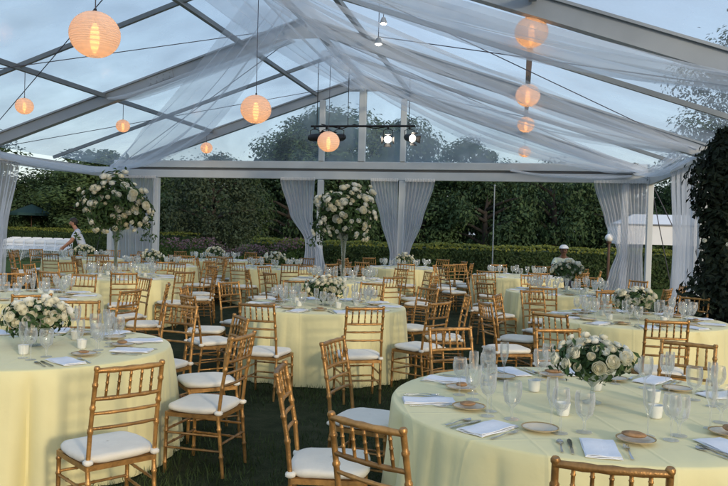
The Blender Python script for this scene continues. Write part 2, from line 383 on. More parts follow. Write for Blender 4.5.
for s in (-1, 1):
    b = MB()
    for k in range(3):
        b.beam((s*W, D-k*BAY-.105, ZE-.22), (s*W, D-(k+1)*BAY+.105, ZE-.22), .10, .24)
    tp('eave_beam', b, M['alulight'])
    for k in range(3):      # one clear sheet per bay and slope, sagging a little between the battens
        b = MB(); nx, ny = 14, 12; vs = []
        for i in range(nx+1):
            for j in range(ny+1):
                x = s*W*1.012*i/nx; y = D-k*BAY-BAY*j/ny
                sag = .022*abs(math.sin(PI*2*j/ny))*math.sin(PI*i/nx) + .006*math.sin(i*2.1+j*1.3)
                vs.append((x, y, zr(x)+.045-sag))
        b.add(vs, [(i*(ny+1)+j, (i+1)*(ny+1)+j, (i+1)*(ny+1)+j+1, i*(ny+1)+j+1) for i in range(nx) for j in range(ny)])
        tp('roof_panel', b, M['vinyl'], True)
for k in range(2):
    for s in (-1, 1):
        ya, yb = D-k*BAY-.2, D-(k+1)*BAY+.2
        for a, c in (((s*.2, ya, zr(.2)-.16), (s*(W-.2), yb, zr(W-.2)-.16)), ((s*.2, yb, zr(.2)-.16), (s*(W-.2), ya, zr(W-.2)-.16))):
            b = MB(); b.tube([a, c], .008, 5, False); tp('bracing_cable', b, M['rope'])
for y in thick[:3]:
    for s in (-1, 1):
        b = MB(); xm = 3.1
        b.beam((s*(xm-.28), y-.045, zr(xm-.28)-.10), (s*(xm+.28), y-.045, zr(xm+.28)-.10), .012, .15, (s*.316, 0, .949))
        for i in range(4):
            xx = xm-.21+.14*i
            for dz in (-.045, .045): b.ball((s*xx, y-.055, zr(xx)-.10+dz), .014, 6, 4)
        tp('splice_plate', b, M['alu'])
# gable end
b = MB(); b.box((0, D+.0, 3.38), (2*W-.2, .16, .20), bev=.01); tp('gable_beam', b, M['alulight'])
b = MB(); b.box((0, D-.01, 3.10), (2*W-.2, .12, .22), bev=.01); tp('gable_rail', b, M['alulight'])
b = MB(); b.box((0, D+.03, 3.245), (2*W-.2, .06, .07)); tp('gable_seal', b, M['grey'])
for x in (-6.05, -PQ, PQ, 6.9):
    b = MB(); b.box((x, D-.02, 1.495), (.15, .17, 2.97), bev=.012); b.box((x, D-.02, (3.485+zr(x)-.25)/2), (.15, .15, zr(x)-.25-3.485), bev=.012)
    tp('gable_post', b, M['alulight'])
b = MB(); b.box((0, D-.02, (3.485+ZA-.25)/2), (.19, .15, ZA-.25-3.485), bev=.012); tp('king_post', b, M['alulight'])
b = MB(); vs = [(-W+.1, D+.10, 3.48), (W-.1, D+.10, 3.48), (W-.1, D+.10, ZE+.02), (0, D+.10, ZA-.02), (-W+.1, D+.10, ZE+.02)]
vs = [(-W+.6, D+.10, 3.485), (W-.6, D+.10, 3.485), (0, D+.10, ZA-.02)]
b.add(vs, [(0, 1, 2)]); tp('gable_window', b, M['gablevinyl'])
for s, x1, yy in ((1, 9.3, D+1.6), (1, 8.6, D+2.6), (-1, -9.2, D+1.8)):
    b = MB(); b.tube([(s*W, D+.1, ZE-.2), (x1, yy, .05)], .012, 6); b.tube([(x1, yy, 0), (x1-.04*s, yy-.03, .22)], .014, 6); tp('guy_rope', b, M['rope'])

# ------------------------------------------------------------------ fabric
def swag(name, pts, width, label, nf=9, amp=.035, m='tulle', n=46, cat='drape', droop=.0, seed=0, group=None, flat=0.):
    """a gathered length of gauze along a smooth path; width and fold depth vary along it"""
    q = random.Random(seed); P = [Vector(p) for p in pts]; ph = [q.random()*6.28 for _ in range(4)]
    def at(t):
        k = t*(len(P)-1); i = min(int(k), len(P)-2); u = k-i
        p0 = P[max(i-1, 0)]; p1 = P[i]; p2 = P[i+1]; p3 = P[min(i+2, len(P)-1)]
        return .5*((2*p1)+(p2-p0)*u+(2*p0-5*p1+4*p2-p3)*u*u+(3*p1-p0-3*p2+p3)*u*u*u)
    def wd(t):
        k = t*(len(width)-1); i = min(int(k), len(width)-2); return width[i]+(width[i+1]-width[i])*(k-i)
    mm = nf*6; b = MB(); vs = []
    for i in range(n+1):
        t = i/n; c = at(t); d = (at(min(1, t+.01))-at(max(0, t-.01))).normalized()
        side = d.cross(Vector((0, 0, 1))).normalized(); up = side.cross(d).normalized(); wi = wd(t)
        for j in range(mm+1):
            s = j/mm-.5
            fold = math.sin(2*PI*nf*s+ph[0]+1.5*math.sin(3*t+ph[1]))*.7+math.sin(2*PI*nf*.37*s*2+ph[2]+4*t)*.5
            a = amp*min(1.6, .35+wi)*fold
            off = side*(s*wi)+up*(a-droop*wi*(1-4*s*s)*math.sin(PI*t)) + side*(.25*amp*math.cos(2*PI*nf*s+t*5))
            vs.append(c+off)
    b.add(vs, [(i*(mm+1)+j, i*(mm+1)+j+1, (i+1)*(mm+1)+j+1, (i+1)*(mm+1)+j) for i in range(n) for j in range(mm)])
    return tag(obj(name, b, M[m]), label, cat, group)
def catpts(a, c, sag, n=6):
    a, c = Vector(a), Vector(c); return [a.lerp(c, i/n)-Vector((0, 0, sag*4*(i/n)*(1-i/n))) for i in range(n+1)]

GS = 'white gauze swags under the roof'
swag('ceiling_drape', catpts((0, 20, 5.45), (0, 7.0, 5.55), .18, 8), [.7, 1.1, 1.5, 1.8, 1.9], 'long white gauze bundle hanging along the roof ridge', 5, .05, seed=1, group=GS)
swag('ceiling_drape', catpts((-.1, 12.6, 5.5), (-7.2, D-.25, 3.22), .55), [.9, 1.3, 1.6, 1.2, .5], 'white gauze swag sweeping from the ridge down to the back left corner', 5, .05, seed=2, group=GS)
swag('ceiling_drape', [(-.2, D-BAY-.2, 5.35), (-2.2, D-BAY-.15, 4.72), (-3.6, D-BAY-.13, 4.3), (-4.2, D-BAY-.12, 4.22)], [.4, .5, .5, .25], 'short white gauze wrapped along the big left rafter', 6, .04, seed=3, group=GS)
swag('ceiling_drape', catpts((-7.3, D-BAY+.1, 3.15), (-7.2, D-.3, 3.2), .16), [.7, 1.3, .9], 'white gauze hanging along the left eave beam', 5, .05, seed=4, group=GS)
swag('ceiling_drape', catpts((.1, 15.5, 5.45), (7.2, D-.25, 3.25), .35), [1.0, 2.2, 3.0, 2.2, .7], 'broad white gauze swag from the ridge to the back right corner', 6, .05, seed=5, group=GS)
swag('ceiling_drape', catpts((.1, 11.0, 5.5), (7.2, D-BAY, 3.22), .40), [1.0, 2.2, 3.0, 2.2, .8], 'white gauze swag from the ridge to the right sidewall curtain', 6, .05, seed=6, group=GS)
swag('ceiling_drape', catpts((.1, 8.75, 5.45), (7.2, D-2*BAY, 3.22), .30), [.7, 1.3, 1.7, 1.4, .6], 'nearest white gauze swag crossing the top right rafters', 5, .05, seed=7, group=GS)
swag('ceiling_drape', catpts((7.25, D-.35, 3.2), (7.25, D-BAY+.2, 3.2), .14), [.5, .7, .6], 'white gauze hanging along the right eave beam', 6, .05, seed=8, group=GS)
swag('ceiling_drape', catpts((4.0, D-.2, 3.28), (7.0, D-.25, 3.15), .10), [.25, .4, .3], 'white gauze draped low across the right end of the gable beam', 5, .04, seed=9, group=GS)

def curtain(label, x0, x1, y, ztop, path, nf, seed, side=False, amp=.05, group='sheer curtains tied at the tent posts', m='curtain'):
    """a gathered sheer panel; path = (z, left edge, right edge) from the top down, along x (or along y when side)"""
    q = random.Random(seed); ph = [q.random()*6.28 for _ in range(3)]; b = MB(); n = 40; mm = nf*7; vs = []
    for i in range(n+1):
        z = path[0][0]+(path[-1][0]-path[0][0])*i/n
        for k in range(len(path)-1):
            if path[k][0] >= z >= path[k+1][0]-1e-6:
                u = (path[k][0]-z)/(path[k][0]-path[k+1][0]+1e-9); u = u*u*(3-2*u)*.5+u*.5
                l = path[k][1]+(path[k+1][1]-path[k][1])*u; r = path[k][2]+(path[k+1][2]-path[k][2])*u; break
        full = abs(path[0][2]-path[0][1]); tight = min(1.5, .6+.4*full/max(abs(r-l), .12))
        for j in range(mm+1):
            s = j/mm; fo = math.sin(2*PI*nf*s+ph[0]+.8*math.sin(z*1.3+ph[1]))+.4*math.sin(2*PI*nf*.43*s+ph[2]+z)
            d = amp*tight*fo*(.55+.45*i/n)
            p = l+(r-l)*s
            vs.append((p, y+d, z) if not side else (y+d, p, z))
    b.add(vs, [(i*(mm+1)+j, i*(mm+1)+j+1, (i+1)*(mm+1)+j+1, (i+1)*(mm+1)+j) for i in range(n) for j in range(mm)])
    e = empty('sheer_curtain', ((x0+x1)/2, y, 0) if not side else (y, (x0+x1)/2, 0))
    o = obj('panel', b, M[m], e); o.location = -Vector(e.location)
    # gathered heading band
    h = MB(); mmx = max(6, nf*3)
    for j in range(mmx):
        s = (j+.5)/mmx; p = path[0][1]+(path[0][2]-path[0][1])*s; wv = abs(path[0][2]-path[0][1])/mmx*.7
        c = (p, y, path[0][0]+.035) if not side else (y, p, path[0][0]+.035)
        h.box(c, (wv, .05, .09) if not side else (.05, wv, .09), bev=.012)
    ho = obj('heading', h, M['canvas'], e); ho.location = -Vector(e.location)
    return tag(e, label, 'curtain', group)
YG = D-.20
curtain('grey sheer curtain gathered straight down in the back left corner', -7.4, -6.0, YG, 2.95, [(2.95, -7.4, -6.0), (1.5, -7.3, -6.1), (.03, -7.25, -6.05)], 11, 21)
curtain('lone sheer curtain swept right and tied at the left centre gable post', -2.2, -1.15, YG, 2.95, [(2.95, -2.25, -1.25), (2.0, -1.95, -1.30), (1.30, -1.50, -1.22), (1.05, -1.50, -1.0), (.03, -1.62, -.78)], 9, 22)
curtain('left sheer curtain of the pair tied around the right centre gable post', .25, 1.1, YG, 2.95, [(2.95, .30, 1.06), (1.9, .60, 1.07), (1.0, .88, 1.09), (.03, .80, 1.10)], 8, 23)
curtain('right sheer curtain of the pair tied around the right centre gable post', 1.2, 2.2, YG, 2.95, [(2.95, 1.24, 2.05), (1.9, 1.23, 1.75), (1.0, 1.21, 1.42), (.03, 1.20, 1.50)], 8, 24)
curtain('wide sheer curtain swept right and tied in the back right corner', 5.8, 7.3, YG, 2.98, [(2.98, 6.10, 7.42), (2.0, 6.40, 7.40), (1.25, 6.72, 7.32), (.7, 6.55, 7.36), (.03, 6.35, 7.42)], 13, 25)
curtain('long sheer curtain hanging at the right sidewall post before the dark shrub', D-BAY-.4, D-BAY+.9, 7.36, 3.0, [(3.0, D-BAY-.3, D-BAY+2.3), (1.4, D-BAY-.2, D-BAY+1.7), (.03, D-BAY-.2, D-BAY+1.8)], 11, 26, side=True)
curtain('pale sheer curtain hanging at the left sidewall post', D-BAY-.4, D-BAY+.9, -7.36, 3.0, [(3.0, D-BAY+.0, D-BAY+1.35), (1.4, D-BAY+.1, D-BAY+.85), (.03, D-BAY+.1, D-BAY+.75)], 10, 27, side=True)

# ------------------------------------------------------------------ paper lanterns
def make_lantern(r):
    e = empty('paper_lantern'); b = MB(); prof = []
    for i in range(67):
        a = PI*i/66; k = 1+.012*math.cos(i*PI)
        if math.sin(a) < .22 and a > 1: prof.append((max(.22, math.sin(a))*r, -math.cos(a)*r*.93))
        elif math.sin(a) < .22: prof.append((.22*r*1.0, -math.cos(a)*r*.93))
        else: prof.append((math.sin(a)*r*k, -math.cos(a)*r*.93))
    b.lathe([p for p in prof if p[0] > .221*r], 36); obj('paper_shade', b, M['paper'], e)
    b = MB(); b.ball((0, 0, -.14*r), .19*r, 14, 12, (1, 1, 3.3)); obj('bulb', b, M['bulb'], e)
    b = MB(); b.tube([(0, 0, .42*r), (0, 0, 1.05*r)], .06*r, 8); obj('lamp_holder', b, M['black'], e)
    return e
def lantern(x, y, z, dia, ztop, label):
    e = make_lantern(dia/2); e.location = (x, y, z)
    b = MB(); b.tube([(0, 0, dia*.5), (0, 0, ztop-z)], .006, 5); obj('cord', b, M['rope'], e)
    tag(e, label, 'paper lantern', 'paper lanterns hung from the roof')
LR = 'in the left row'
lantern(0, 6.91, 3.55, .50, 5.65, 'largest round paper lantern at top left, nearest the camera')
lantern(0, 11.65, 3.56, .50, 5.65, 'lit paper lantern right of the big left rafter, second along the ridge row')
lantern(0, 16.4, 3.60, .50, 5.65, 'lit paper lantern hanging just below the black spotlight bar')
lantern(-PA, 11.75, 3.66, .31, 4.25, 'small lit paper lantern near the left edge of the photo')
lantern(-PA, 15.1, 3.78, .30, 4.25, 'small lit paper lantern between the left edge one and the gable')
lantern(-PA, 19.6, 3.80, .33, 4.25, 'small lit paper lantern touching the gable top left')
lantern(PA, 8.9, 3.98, .38, 4.28, 'large bright orange paper lantern at the top right')
lantern(PA, 12.7, 3.93, .40, 4.28, 'second paper lantern down the right column of four')
lantern(PA, 16.3, 3.96, .36, 4.28, 'third paper lantern down the right column of four')
lantern(PA, 19.5, 3.73, .31, 4.28, 'lowest and smallest paper lantern in the right column')

# ------------------------------------------------------------------ spotlight bar
YB, ZB = 17.2, 4.06
e = tag(empty('lighting_bar', (.6, YB, ZB)), 'thin black lighting bar hung from the roof before the gable', 'lighting bar')
b = MB(); b.tube([(-1.25, 0, 0), (1.25, 0, 0)], .026, 8); obj('crossbar', b, M['black'], e)
for x in (-1.1, -.35, 1.1):
    b = MB(); b.tube([(x, 0, 0), (x, 0, zr(.6+x)-ZB-.05)], .010, 6); obj('hanger', b, M['black'], e)
b = MB(); b.tube([(-1.0, .02, .05), (-.5, .03, -.06), (-.2, .02, .04), (.3, .03, -.05), (.9, .02, .03)], .012, 6); obj('cable', b, M['black'], e)
def spot(x, rz, tilt, lit, label, dz=0):
    e = empty('stage_spotlight', (.6+x, YB, ZB)); 
    b = MB(); b.box((0, 0, -.03), (.05, .06, .10), bev=.01); obj('clamp', b, M['black'], e)
    b = MB(); b.tube([(-.11, 0, -.27), (-.11, 0, -.10), (0, 0, -.06), (.11, 0, -.10), (.11, 0, -.27)], .010, 6); y = obj('yoke', b, M['black'], e)
    h = MB(); h.lathe([(.001, .16), (.06, .16), (.085, .10), (.092, -.02), (.098, -.16), (.088, -.16), (.086, -.10)], 18)
    hs = obj('housing', h, M['black'], e); hs.location = (0, 0, -.27); hs.rotation_euler = (R(-90+tilt), 0, rz)
    l = MB(); l.lathe([(.001, -.12), (.05, -.125), (.086, -.10)], 18); lo = obj('lens', l, M['lens'] if lit else M['grey'], hs)
    d = MB()
    for k in range(4):
        a = k*PI/2; c = Vector((math.cos(a)*.10, math.sin(a)*.10, -.16)); o = Vector((math.cos(a)*.15, math.sin(a)*.15, -.26)); t = Vector((-math.sin(a), math.cos(a), 0))
        d.add([c-t*.07, c+t*.07, o+t*.09, o-t*.09], [(0, 1, 2, 3)])
    obj('barn_door', d, M['black'], hs)
    tag(e, label, 'spotlight', 'spotlights clamped on the black bar')
spot(-1.15, R(75), 0, False, 'unlit spotlight at the left end of the black bar')
spot(-.86, R(60), 6, False, 'unlit spotlight second from the left end of the bar')
spot(-.55, R(-40), 12, False, 'unlit spotlight nearest the paper lantern on the bar')
spot(.62, R(8), 22, True, 'lit round spotlight left of the right end of the bar')
spot(1.12, R(38), 12, True, 'lit spotlight turned sideways at the right end of the bar')

# pin lights under the thin rafter
for (x, y, z, lab) in ((2.1, 11.57, 4.88, 'small bright white pin light high under the roof'), (2.1, 11.2, 4.47, 'small warm pin light hanging below the brighter one')):
    e = tag(empty('pin_light', (x, y, z)), lab, 'pin light', 'pin lights under the roof')
    b = MB(); b.lathe([(.001, .09), (.03, .085), (.05, .03), (.062, -.01), (.056, -.01)], 14); obj('shade', b, M['alu'], e)
    b = MB(); b.ball((0, 0, -.004), .045, 12, 8, (1, 1, .6)); obj('lens', b, M['pin'], e)
    b = MB(); b.tube([(0, 0, .08), (0, 0, zr(x)-z-.02)], .006, 5); obj('cord', b, M['rope'], e)

# ------------------------------------------------------------------ chiavari chair
def rung(a, b, r, rings=()):
    """a turned bamboo-look stick: swollen nodes along the length"""
    a, b = Vector(a), Vector(b); pts = []; rad = []
    ts = [0.]
    for t in rings: ts += [t-.025, t-.009, t+.009, t+.025]
    ts += [1.]
    for t in sorted(ts):
        pts.append(a.lerp(b, t)); rad.append(r*1.28 if any(abs(abs(t-q)-.009) < .002 for q in rings) else r)
    return pts, rad
def back_y(z):   # the back posts lean
    return .175 + (max(0, z-.44)**1.15)*.20 if z > .44 else .175+(.44-z)*.09
BW, FW, FY = .180, .195, -.19
def chair_parts():
    P = []
    for s in (-1, 1):
        b = MB(); p, r = rung((s*FW, FY-.008, 0), (s*FW, FY, .43), .0145, (.18, .45, .72, .93)); b.tube(p, [k*.86 for k in r], 8); P.append(('front_leg', b, 'gold'))
        b = MB(); zs = [0, .1, .2, .3, .4, .44, .5, .56, .62, .68, .74, .80, .86, .905, .925]; pts = []; rad = []
        for i, z in enumerate(zs):
            pts.append((s*(BW-(.44-z)*.015 if z < .44 else BW-(z-.44)*.012), back_y(z), z)); rad.append(.0145)
        # nodes
        pp = []; rr = []
        for i in range(len(pts)):
            pp.append(pts[i]); rr.append(rad[i])
            if i < len(pts)-1 and i % 2 == 1:
                q = Vector(pts[i]).lerp(Vector(pts[i+1]), .5); d = (Vector(pts[i+1])-Vector(pts[i])).normalized()
                pp += [q-d*.012, q-d*.005, q+d*.005, q+d*.012]; rr += [.0145, .019, .019, .0145]
        rr[-1] = .010
        b.tube(pp, [k*.86 for k in rr], 8); P.append(('back_post', b, 'gold'))
    b = MB()
    for a, c in (((-FW, FY, .435), (FW, FY, .435)), ((-BW, back_y(.435), .435), (BW, back_y(.435), .435)), ((-FW, FY, .435), (-BW, back_y(.435), .435)), ((FW, FY, .435), (BW, back_y(.435), .435))):
        b.beam(a, c, .028, .030)
    b.box((0, -.008, .444), (.35, .34, .014)); P.append(('seat_frame', b, 'gold'))
    for z, r in ((.905, .0135), (.757, .0105), (.68, .0088), (.60, .0088)):
        b = MB(); y = back_y(z); bow = .018; n = 9
        pts = [(-BW+2*BW*i/(n-1), y+bow*(1-(2*i/(n-1)-1)**2), z) for i in range(n)]
        b.tube(pts, [r*(1.22 if i in (2, 4, 6) else 1) for i in range(n)], 8); P.append(('top_rail' if z > .9 else 'back_rail', b, 'gold'))
    for k in range(5):
        t = (k+1)/6; x = -BW+2*BW*t; bow = .018*(1-(2*t-1)**2)
        b = MB(); p, r = rung((x, back_y(.757)+bow, .757), (x*.98, back_y(.905)+bow, .905), .0072, (.28, .55, .8)); b.tube(p, r, 7); P.append(('spindle', b, 'gold'))
    for z in (.30, .19):
        for s in (-1, 1):
            b = MB(); p, r = rung((s*FW, FY, z), (s*BW, back_y(z), z), .009, (.3, .7)); b.tube(p, r, 7); P.append(('stretcher', b, 'gold'))
        b = MB(); p, r = rung((-FW, FY, z+.02), (FW, FY, z+.02), .009, (.25, .5, .75)); b.tube(p, r, 7); P.append(('stretcher', b, 'gold'))
    b = MB(); p, r = rung((-BW, back_y(.24), .24), (BW, back_y(.24), .24), .009, (.25, .5, .75)); b.tube(p, r, 7); P.append(('stretcher', b, 'gold'))
    # cushion: rounded square loft
    b = MB(); n = 36; lay = [(.90, .452), (.985, .457), (1.03, .470), (1.035, .484), (1.0, .496), (.9, .503), (.6, .509), (.25, .511), (.02, .5115)]
    vs = []
    for sc, z in lay:
        for k in range(n):
            t = 2*PI*k/n; c, s_ = math.cos(t), math.sin(t); e_ = 2/4.2
            x = .205*sc*math.copysign(abs(c)**e_, c); y = -.012+.198*sc*math.copysign(abs(s_)**e_, s_)
            wv = 1-.04*(y > .05)*(1) ; vs.append((x*wv, y, z+.003*math.sin(5*t+z*50)*sc*(1 if z < .50 else .3)))
    fs = [(i*n+k, i*n+(k+1) % n, (i+1)*n+(k+1) % n, (i+1)*n+k) for i in range(len(lay)-1) for k in range(n)] + [tuple(reversed(range(n)))]
    b.add(vs, fs); P.append(('cushion', b, 'cushion'))
    return P
def lower_seat(z):   # the seat sits at 0.42 m, the back rails keep their height
    return z*.905 if z < .512 else .4634+(z-.512)*(.59-.4634)/(.59-.512) if z < .59 else z
PARTS = chair_parts()
for _n, _b, _m in PARTS: _b.v = [(x, y, lower_seat(z)) for x, y, z in _b.v]
PM = []
for nme, b, mk in PARTS:
    me = b.mesh(nme, M[mk]); 
    try: me.set_sharp_from_angle(angle=R(50))
    except Exception: pass
    PM.append((nme, me))
tie_me = []
for s in (-1, 1):
    TIE = MB(); TIE.box((s*BW, back_y(.47)+.0, .468), (.045, .05, .035), bev=.01); TIE.v = [(x, y, lower_seat(z)) for x, y, z in TIE.v]; tie_me.append(TIE.mesh('tie', M['cushion']))
fb = MB(); 
for nme, b, mk in PARTS:
    if mk == 'gold': fb.add(b.v, b.f)
frame_me = fb.mesh('chair_frame', M['gold'])
cush_me = [me for nme, me in PM if nme == 'cushion'][0]
def chair_detail():
    e = empty('chiavari_chair')
    for nme, me in PM:
        o = link(nme, me, e)
        if nme == 'cushion':
            for t in tie_me: link('tie', t, o)
    return e
def chair_simple():
    e = empty('chiavari_chair'); link('chair_frame', frame_me, e); link('cushion', cush_me, e); return e
PROTO = {}
def place_chair(x, y, face, label, group, detail):
    """face = direction the sitter looks (world angle)"""
    if detail not in PROTO:
        o = PROTO[detail] = chair_detail() if detail else chair_simple()
    else: o = copy_tree(PROTO[detail])
    o.location = (x, y, 0); o.rotation_euler = (0, 0, face+PI/2)
    return tag(o, label, 'chair', group)

# ------------------------------------------------------------------ table furniture meshes
def cloth_mesh(r, h, seed, n=380):
    q = random.Random(seed); b = MB(); ks = [(q.choice([16, 18, 20]), q.random()*6.28, 1.), (q.choice([26, 28, 30]), q.random()*6.28, .55), (q.choice([6, 8, 10]), q.random()*6.28, .5), (q.choice([44, 48]), q.random()*6.28, .2)]
    prof = [(.0, h+.001), (r*.5, h+.001), (r*.9, h), (r-.012, h), (r-.003, h-.003), (r+.003, h-.012)]
    m = 16; vs = []
    for R_, z in prof:
        for k in range(n):
            t = 2*PI*k/n; vs.append((max(R_, .001)*math.cos(t), max(R_, .001)*math.sin(t), z+(.0012*math.sin(7*t+R_*9) if R_ < r*.95 else 0)))
    rows = len(prof)
    for i in range(1, m+1):
        u = i/m; z = (h-.012)*(1-u)+.008*u
        for k in range(n):
            t = 2*PI*k/n; f = sum(a*(1.9*abs(math.sin(.5*(kk*t+ph+.6*math.sin(3*t+ph)+.4*u*math.sin(5*t))))**.75-1.1) for kk, ph, a in ks)*(.75+.45*math.sin(4*t+ks[0][1]))
            rr = r+.004+.050*u+.040*f*(u**.55)
            vs.append((rr*math.cos(t), rr*math.sin(t), z))
    rows += m
    b.add(vs, [(i*n+k, (i+1)*n+k, (i+1)*n+(k+1) % n, i*n+(k+1) % n) for i in range(rows-1) for k in range(n)])
    return b
CLOTH_MESHES = {}
def tablecloth(x, y, r, rz, label, seed):
    b = cloth_mesh(r, .757, seed); o = obj('draped_table', b, M['cloth'], loc=(x, y, 0), rz=rz)
    return tag(o, label, 'table', 'round tables under yellow cloths')

def me_of(b, name, m, ang=40):
    me = b.mesh(name, M[m] if isinstance(m, str) else [M[k] for k in m])
    try: me.set_sharp_from_angle(angle=R(ang))
    except Exception: pass
    return me
b = MB(); b.lathe([(.001, .002), (.034, .002), (.034, .004), (.006, .008), (.004, .02), (.004, .085), (.008, .10), (.028, .115), (.038, .140), (.040, .165), (.034, .205), (.033, .205), (.038, .165), (.035, .140), (.020, .115), (.001, .108)], 18)
WINE = me_of(b, 'wine_glass', 'glass')
b = MB(); b.lathe([(.001, .002), (.036, .002), (.036, .005), (.008, .010), (.006, .02), (.006, .050), (.012, .062), (.036, .085), (.044, .125), (.045, .16), (.041, .185), (.040, .185), (.043, .16), (.041, .125), (.032, .088), (.001, .072)], 18)
GOB = me_of(b, 'water_goblet', 'glass')
b = MB(); b.lathe([(.001, .002), (.030, .002), (.030, .004), (.005, .008), (.004, .02), (.004, .09), (.010, .11), (.024, .15), (.027, .20), (.024, .235), (.023, .235), (.025, .20), (.021, .15), (.001, .115)], 16)
FLUTE = me_of(b, 'champagne_flute', 'glass')
b = MB(); b.lathe([(.001, .006), (.045, .006), (.055, .010), (.082, .016), (.083, .018), (.055, .014), (.045, .009), (.001, .009)], 26)
PLATE = me_of(b, 'plate', 'plate')
b = MB(); b.lathe([(.078, .0165), (.0845, .019), (.0845, .0205), (.078, .0185)], 26); RIM = me_of(b, 'gold_rim', 'goldrim')
b = MB(); b.ball((0, 0, .017), .036, 14, 8, (1.3, 1.0, .24)); ROLL_ME = me_of(b, 'bread_roll', 'bread')
def napkin_mesh(L=.27, Wd=.145):
    b = MB(); nx, ny = 8, 5
    for lay in range(3):
        z0 = .002+lay*.0032; sh = lay*.004; vs = []
        for i in range(nx+1):
            for j in range(ny+1):
                u, v = i/nx-.5, j/ny-.5
                vs.append(((v*(Wd-sh*1.2)), u*(L-sh), z0+.0022*math.sin(i*1.0+lay)+.0016*math.cos(j*1.7+lay*2)))
        nv = len(vs); top = [(x, y, z+.0026) for x, y, z in vs]
        idx = lambda i, j: i*(ny+1)+j
        fs = [(nv+idx(i, j), nv+idx(i, j+1), nv+idx(i+1, j+1), nv+idx(i+1, j)) for i in range(nx) for j in range(ny)]
        for i in range(nx): fs += [(idx(i, 0), nv+idx(i, 0), nv+idx(i+1, 0), idx(i+1, 0)), (idx(i+1, ny), nv+idx(i+1, ny), nv+idx(i, ny), idx(i, ny))]
        for j in range(ny): fs += [(idx(0, j+1), nv+idx(0, j+1), nv+idx(0, j), idx(0, j)), (idx(nx, j), nv+idx(nx, j), nv+idx(nx, j+1), idx(nx, j+1))]
        b.add(vs+top, fs)
    return b
NAP = me_of(napkin_mesh(), 'napkin', 'napkin', 50)
def strip(b, pts, wid, th):
    vs = []
    for (y, z), wv in zip(pts, wid): vs += [(-wv/2, y, z), (wv/2, y, z), (wv/2, y, z+th), (-wv/2, y, z+th)]
    fs = [(0, 3, 2, 1)]
    for i in range(len(pts)-1):
        o = i*4
        for k in range(4): fs.append((o+k, o+(k+1) % 4, o+4+(k+1) % 4, o+4+k))
    o = (len(pts)-1)*4; fs.append((o, o+1, o+2, o+3)); b.add(vs, fs)
b = MB(); strip(b, [(-.105, .003), (-.04, .004), (-.01, .005), (.005, .004), (.06, .003), (.10, .003), (.115, .003)], [.010, .013, .009, .014, .020, .017, .003], .003); KNIFE = me_of(b, 'knife', 'silver')
b = MB(); strip(b, [(-.10, .003), (-.04, .004), (.01, .009), (.035, .005), (.055, .003)], [.012, .008, .006, .014, .024], .002)
for k in range(4): 
    o = len(b.v); strip(b, [(.055, .003), (.078, .004), (.10, .009)], [.0042, .004, .002], .0018)
    for i in range(o, len(b.v)): v = b.v[i]; b.v[i] = (v[0]+(-.0098+k*.0065), v[1], v[2])
FORK = me_of(b, 'fork', 'silver')
b = MB(); strip(b, [(-.09, .003), (-.03, .004), (.02, .009), (.04, .005), (.058, .003), (.078, .004), (.09, .007)], [.011, .008, .006, .016, .030, .028, .010], .002); SPOON = me_of(b, 'spoon', 'silver')
b = MB(); b.lathe([(.001, .002), (.026, .002), (.030, .012), (.036, .065), (.034, .065), (.028, .014), (.001, .012)], 16); VOT = me_of(b, 'votive_cup', 'frost')
b = MB(); b.lathe([(.001, .040), (.024, .040), (.027, .014)], 14); b.tube([(0, 0, .038), (.001, 0, .050)], .0012, 5); WAX = me_of(b, 'candle', 'wax')

SECT = {0: 'near-edge', 1: 'near right', 2: 'right', 3: 'rear right', 4: 'far right', 5: 'far-edge', -1: 'near left', -2: 'left', -3: 'rear left', -4: 'far left', -5: 'far-edge'}
def sector(tx, ty, ang):
    """which of ten places round the table, named as the camera sees it"""
    a0 = math.atan2(-ty, CX-tx); d = (ang-a0+PI) % (2*PI)-PI
    return SECT[int(round(d/(PI/5)))]

# ------------------------------------------------------------------ flowers
def rose_mesh(seed, r=.036):
    q = random.Random(seed); b = MB()
    for ring, (cnt, rad, top) in enumerate(((3, .30, .80), (4, .52, .78), (5, .76, .66), (6, .98, .42))):
        for k in range(cnt):
            a = 2*PI*(k+.5*ring)/cnt+q.uniform(-.2, .2); wid = 2*PI/cnt*1.35; vs = []
            for i in range(5):
                u = i/4
                for j in range(5):
                    v = j/4-.5; aa = a+v*wid*(1-.15*u*u)
                    lat = -PI*.40+u*(PI*.40+top)          # climbs round a ball, lip curling out a little
                    rr = r*rad*math.cos(min(lat, 1.25))*(1.0+.05*(k % 2)+.06*abs(2*v))+(r*.10 if i == 4 else 0)
                    zz = r*(.30*(1-rad)+.05+.82*max(rad, .7)*math.sin(lat)-.18*u*(4*v*v))
                    vs.append((rr*math.cos(aa), rr*math.sin(aa), zz+q.uniform(-.012, .012)*r))
            b.add(vs, [(i*5+j, i*5+j+1, (i+1)*5+j+1, (i+1)*5+j) for i in range(4) for j in range(4)])
    b.ball((0, 0, -.25*r), r*.55, 8, 6)
    return b
ROSES = [me_of(rose_mesh(s), 'rose', 'petal', 60) for s in (1, 2, 3)] + [me_of(rose_mesh(s), 'rose', 'petalw', 60) for s in (4, 5)]
def dirs(nn, zmin):
    out = []; ga = PI*(3-math.sqrt(5))
    for i in range(nn):
        z = 1-(1-zmin)*(i+.5)/nn; r = math.sqrt(max(0, 1-z*z)); out.append(Vector((r*math.cos(i*ga), r*math.sin(i*ga), z)))
    return out
def align(o, d, q):
    o.rotation_euler = (Matrix.Rotation(q.random()*6.28, 3, Vector(d)) @ Vector(d).to_track_quat('Z', 'Y').to_matrix()).to_euler()
COMPOTE = MB(); COMPOTE.lathe([(.001, .003), (.055, .003), (.055, .007), (.012, .016), (.010, .06), (.030, .075), (.085, .10), (.095, .125), (.092, .125), (.080, .102), (.001, .085)], 22)
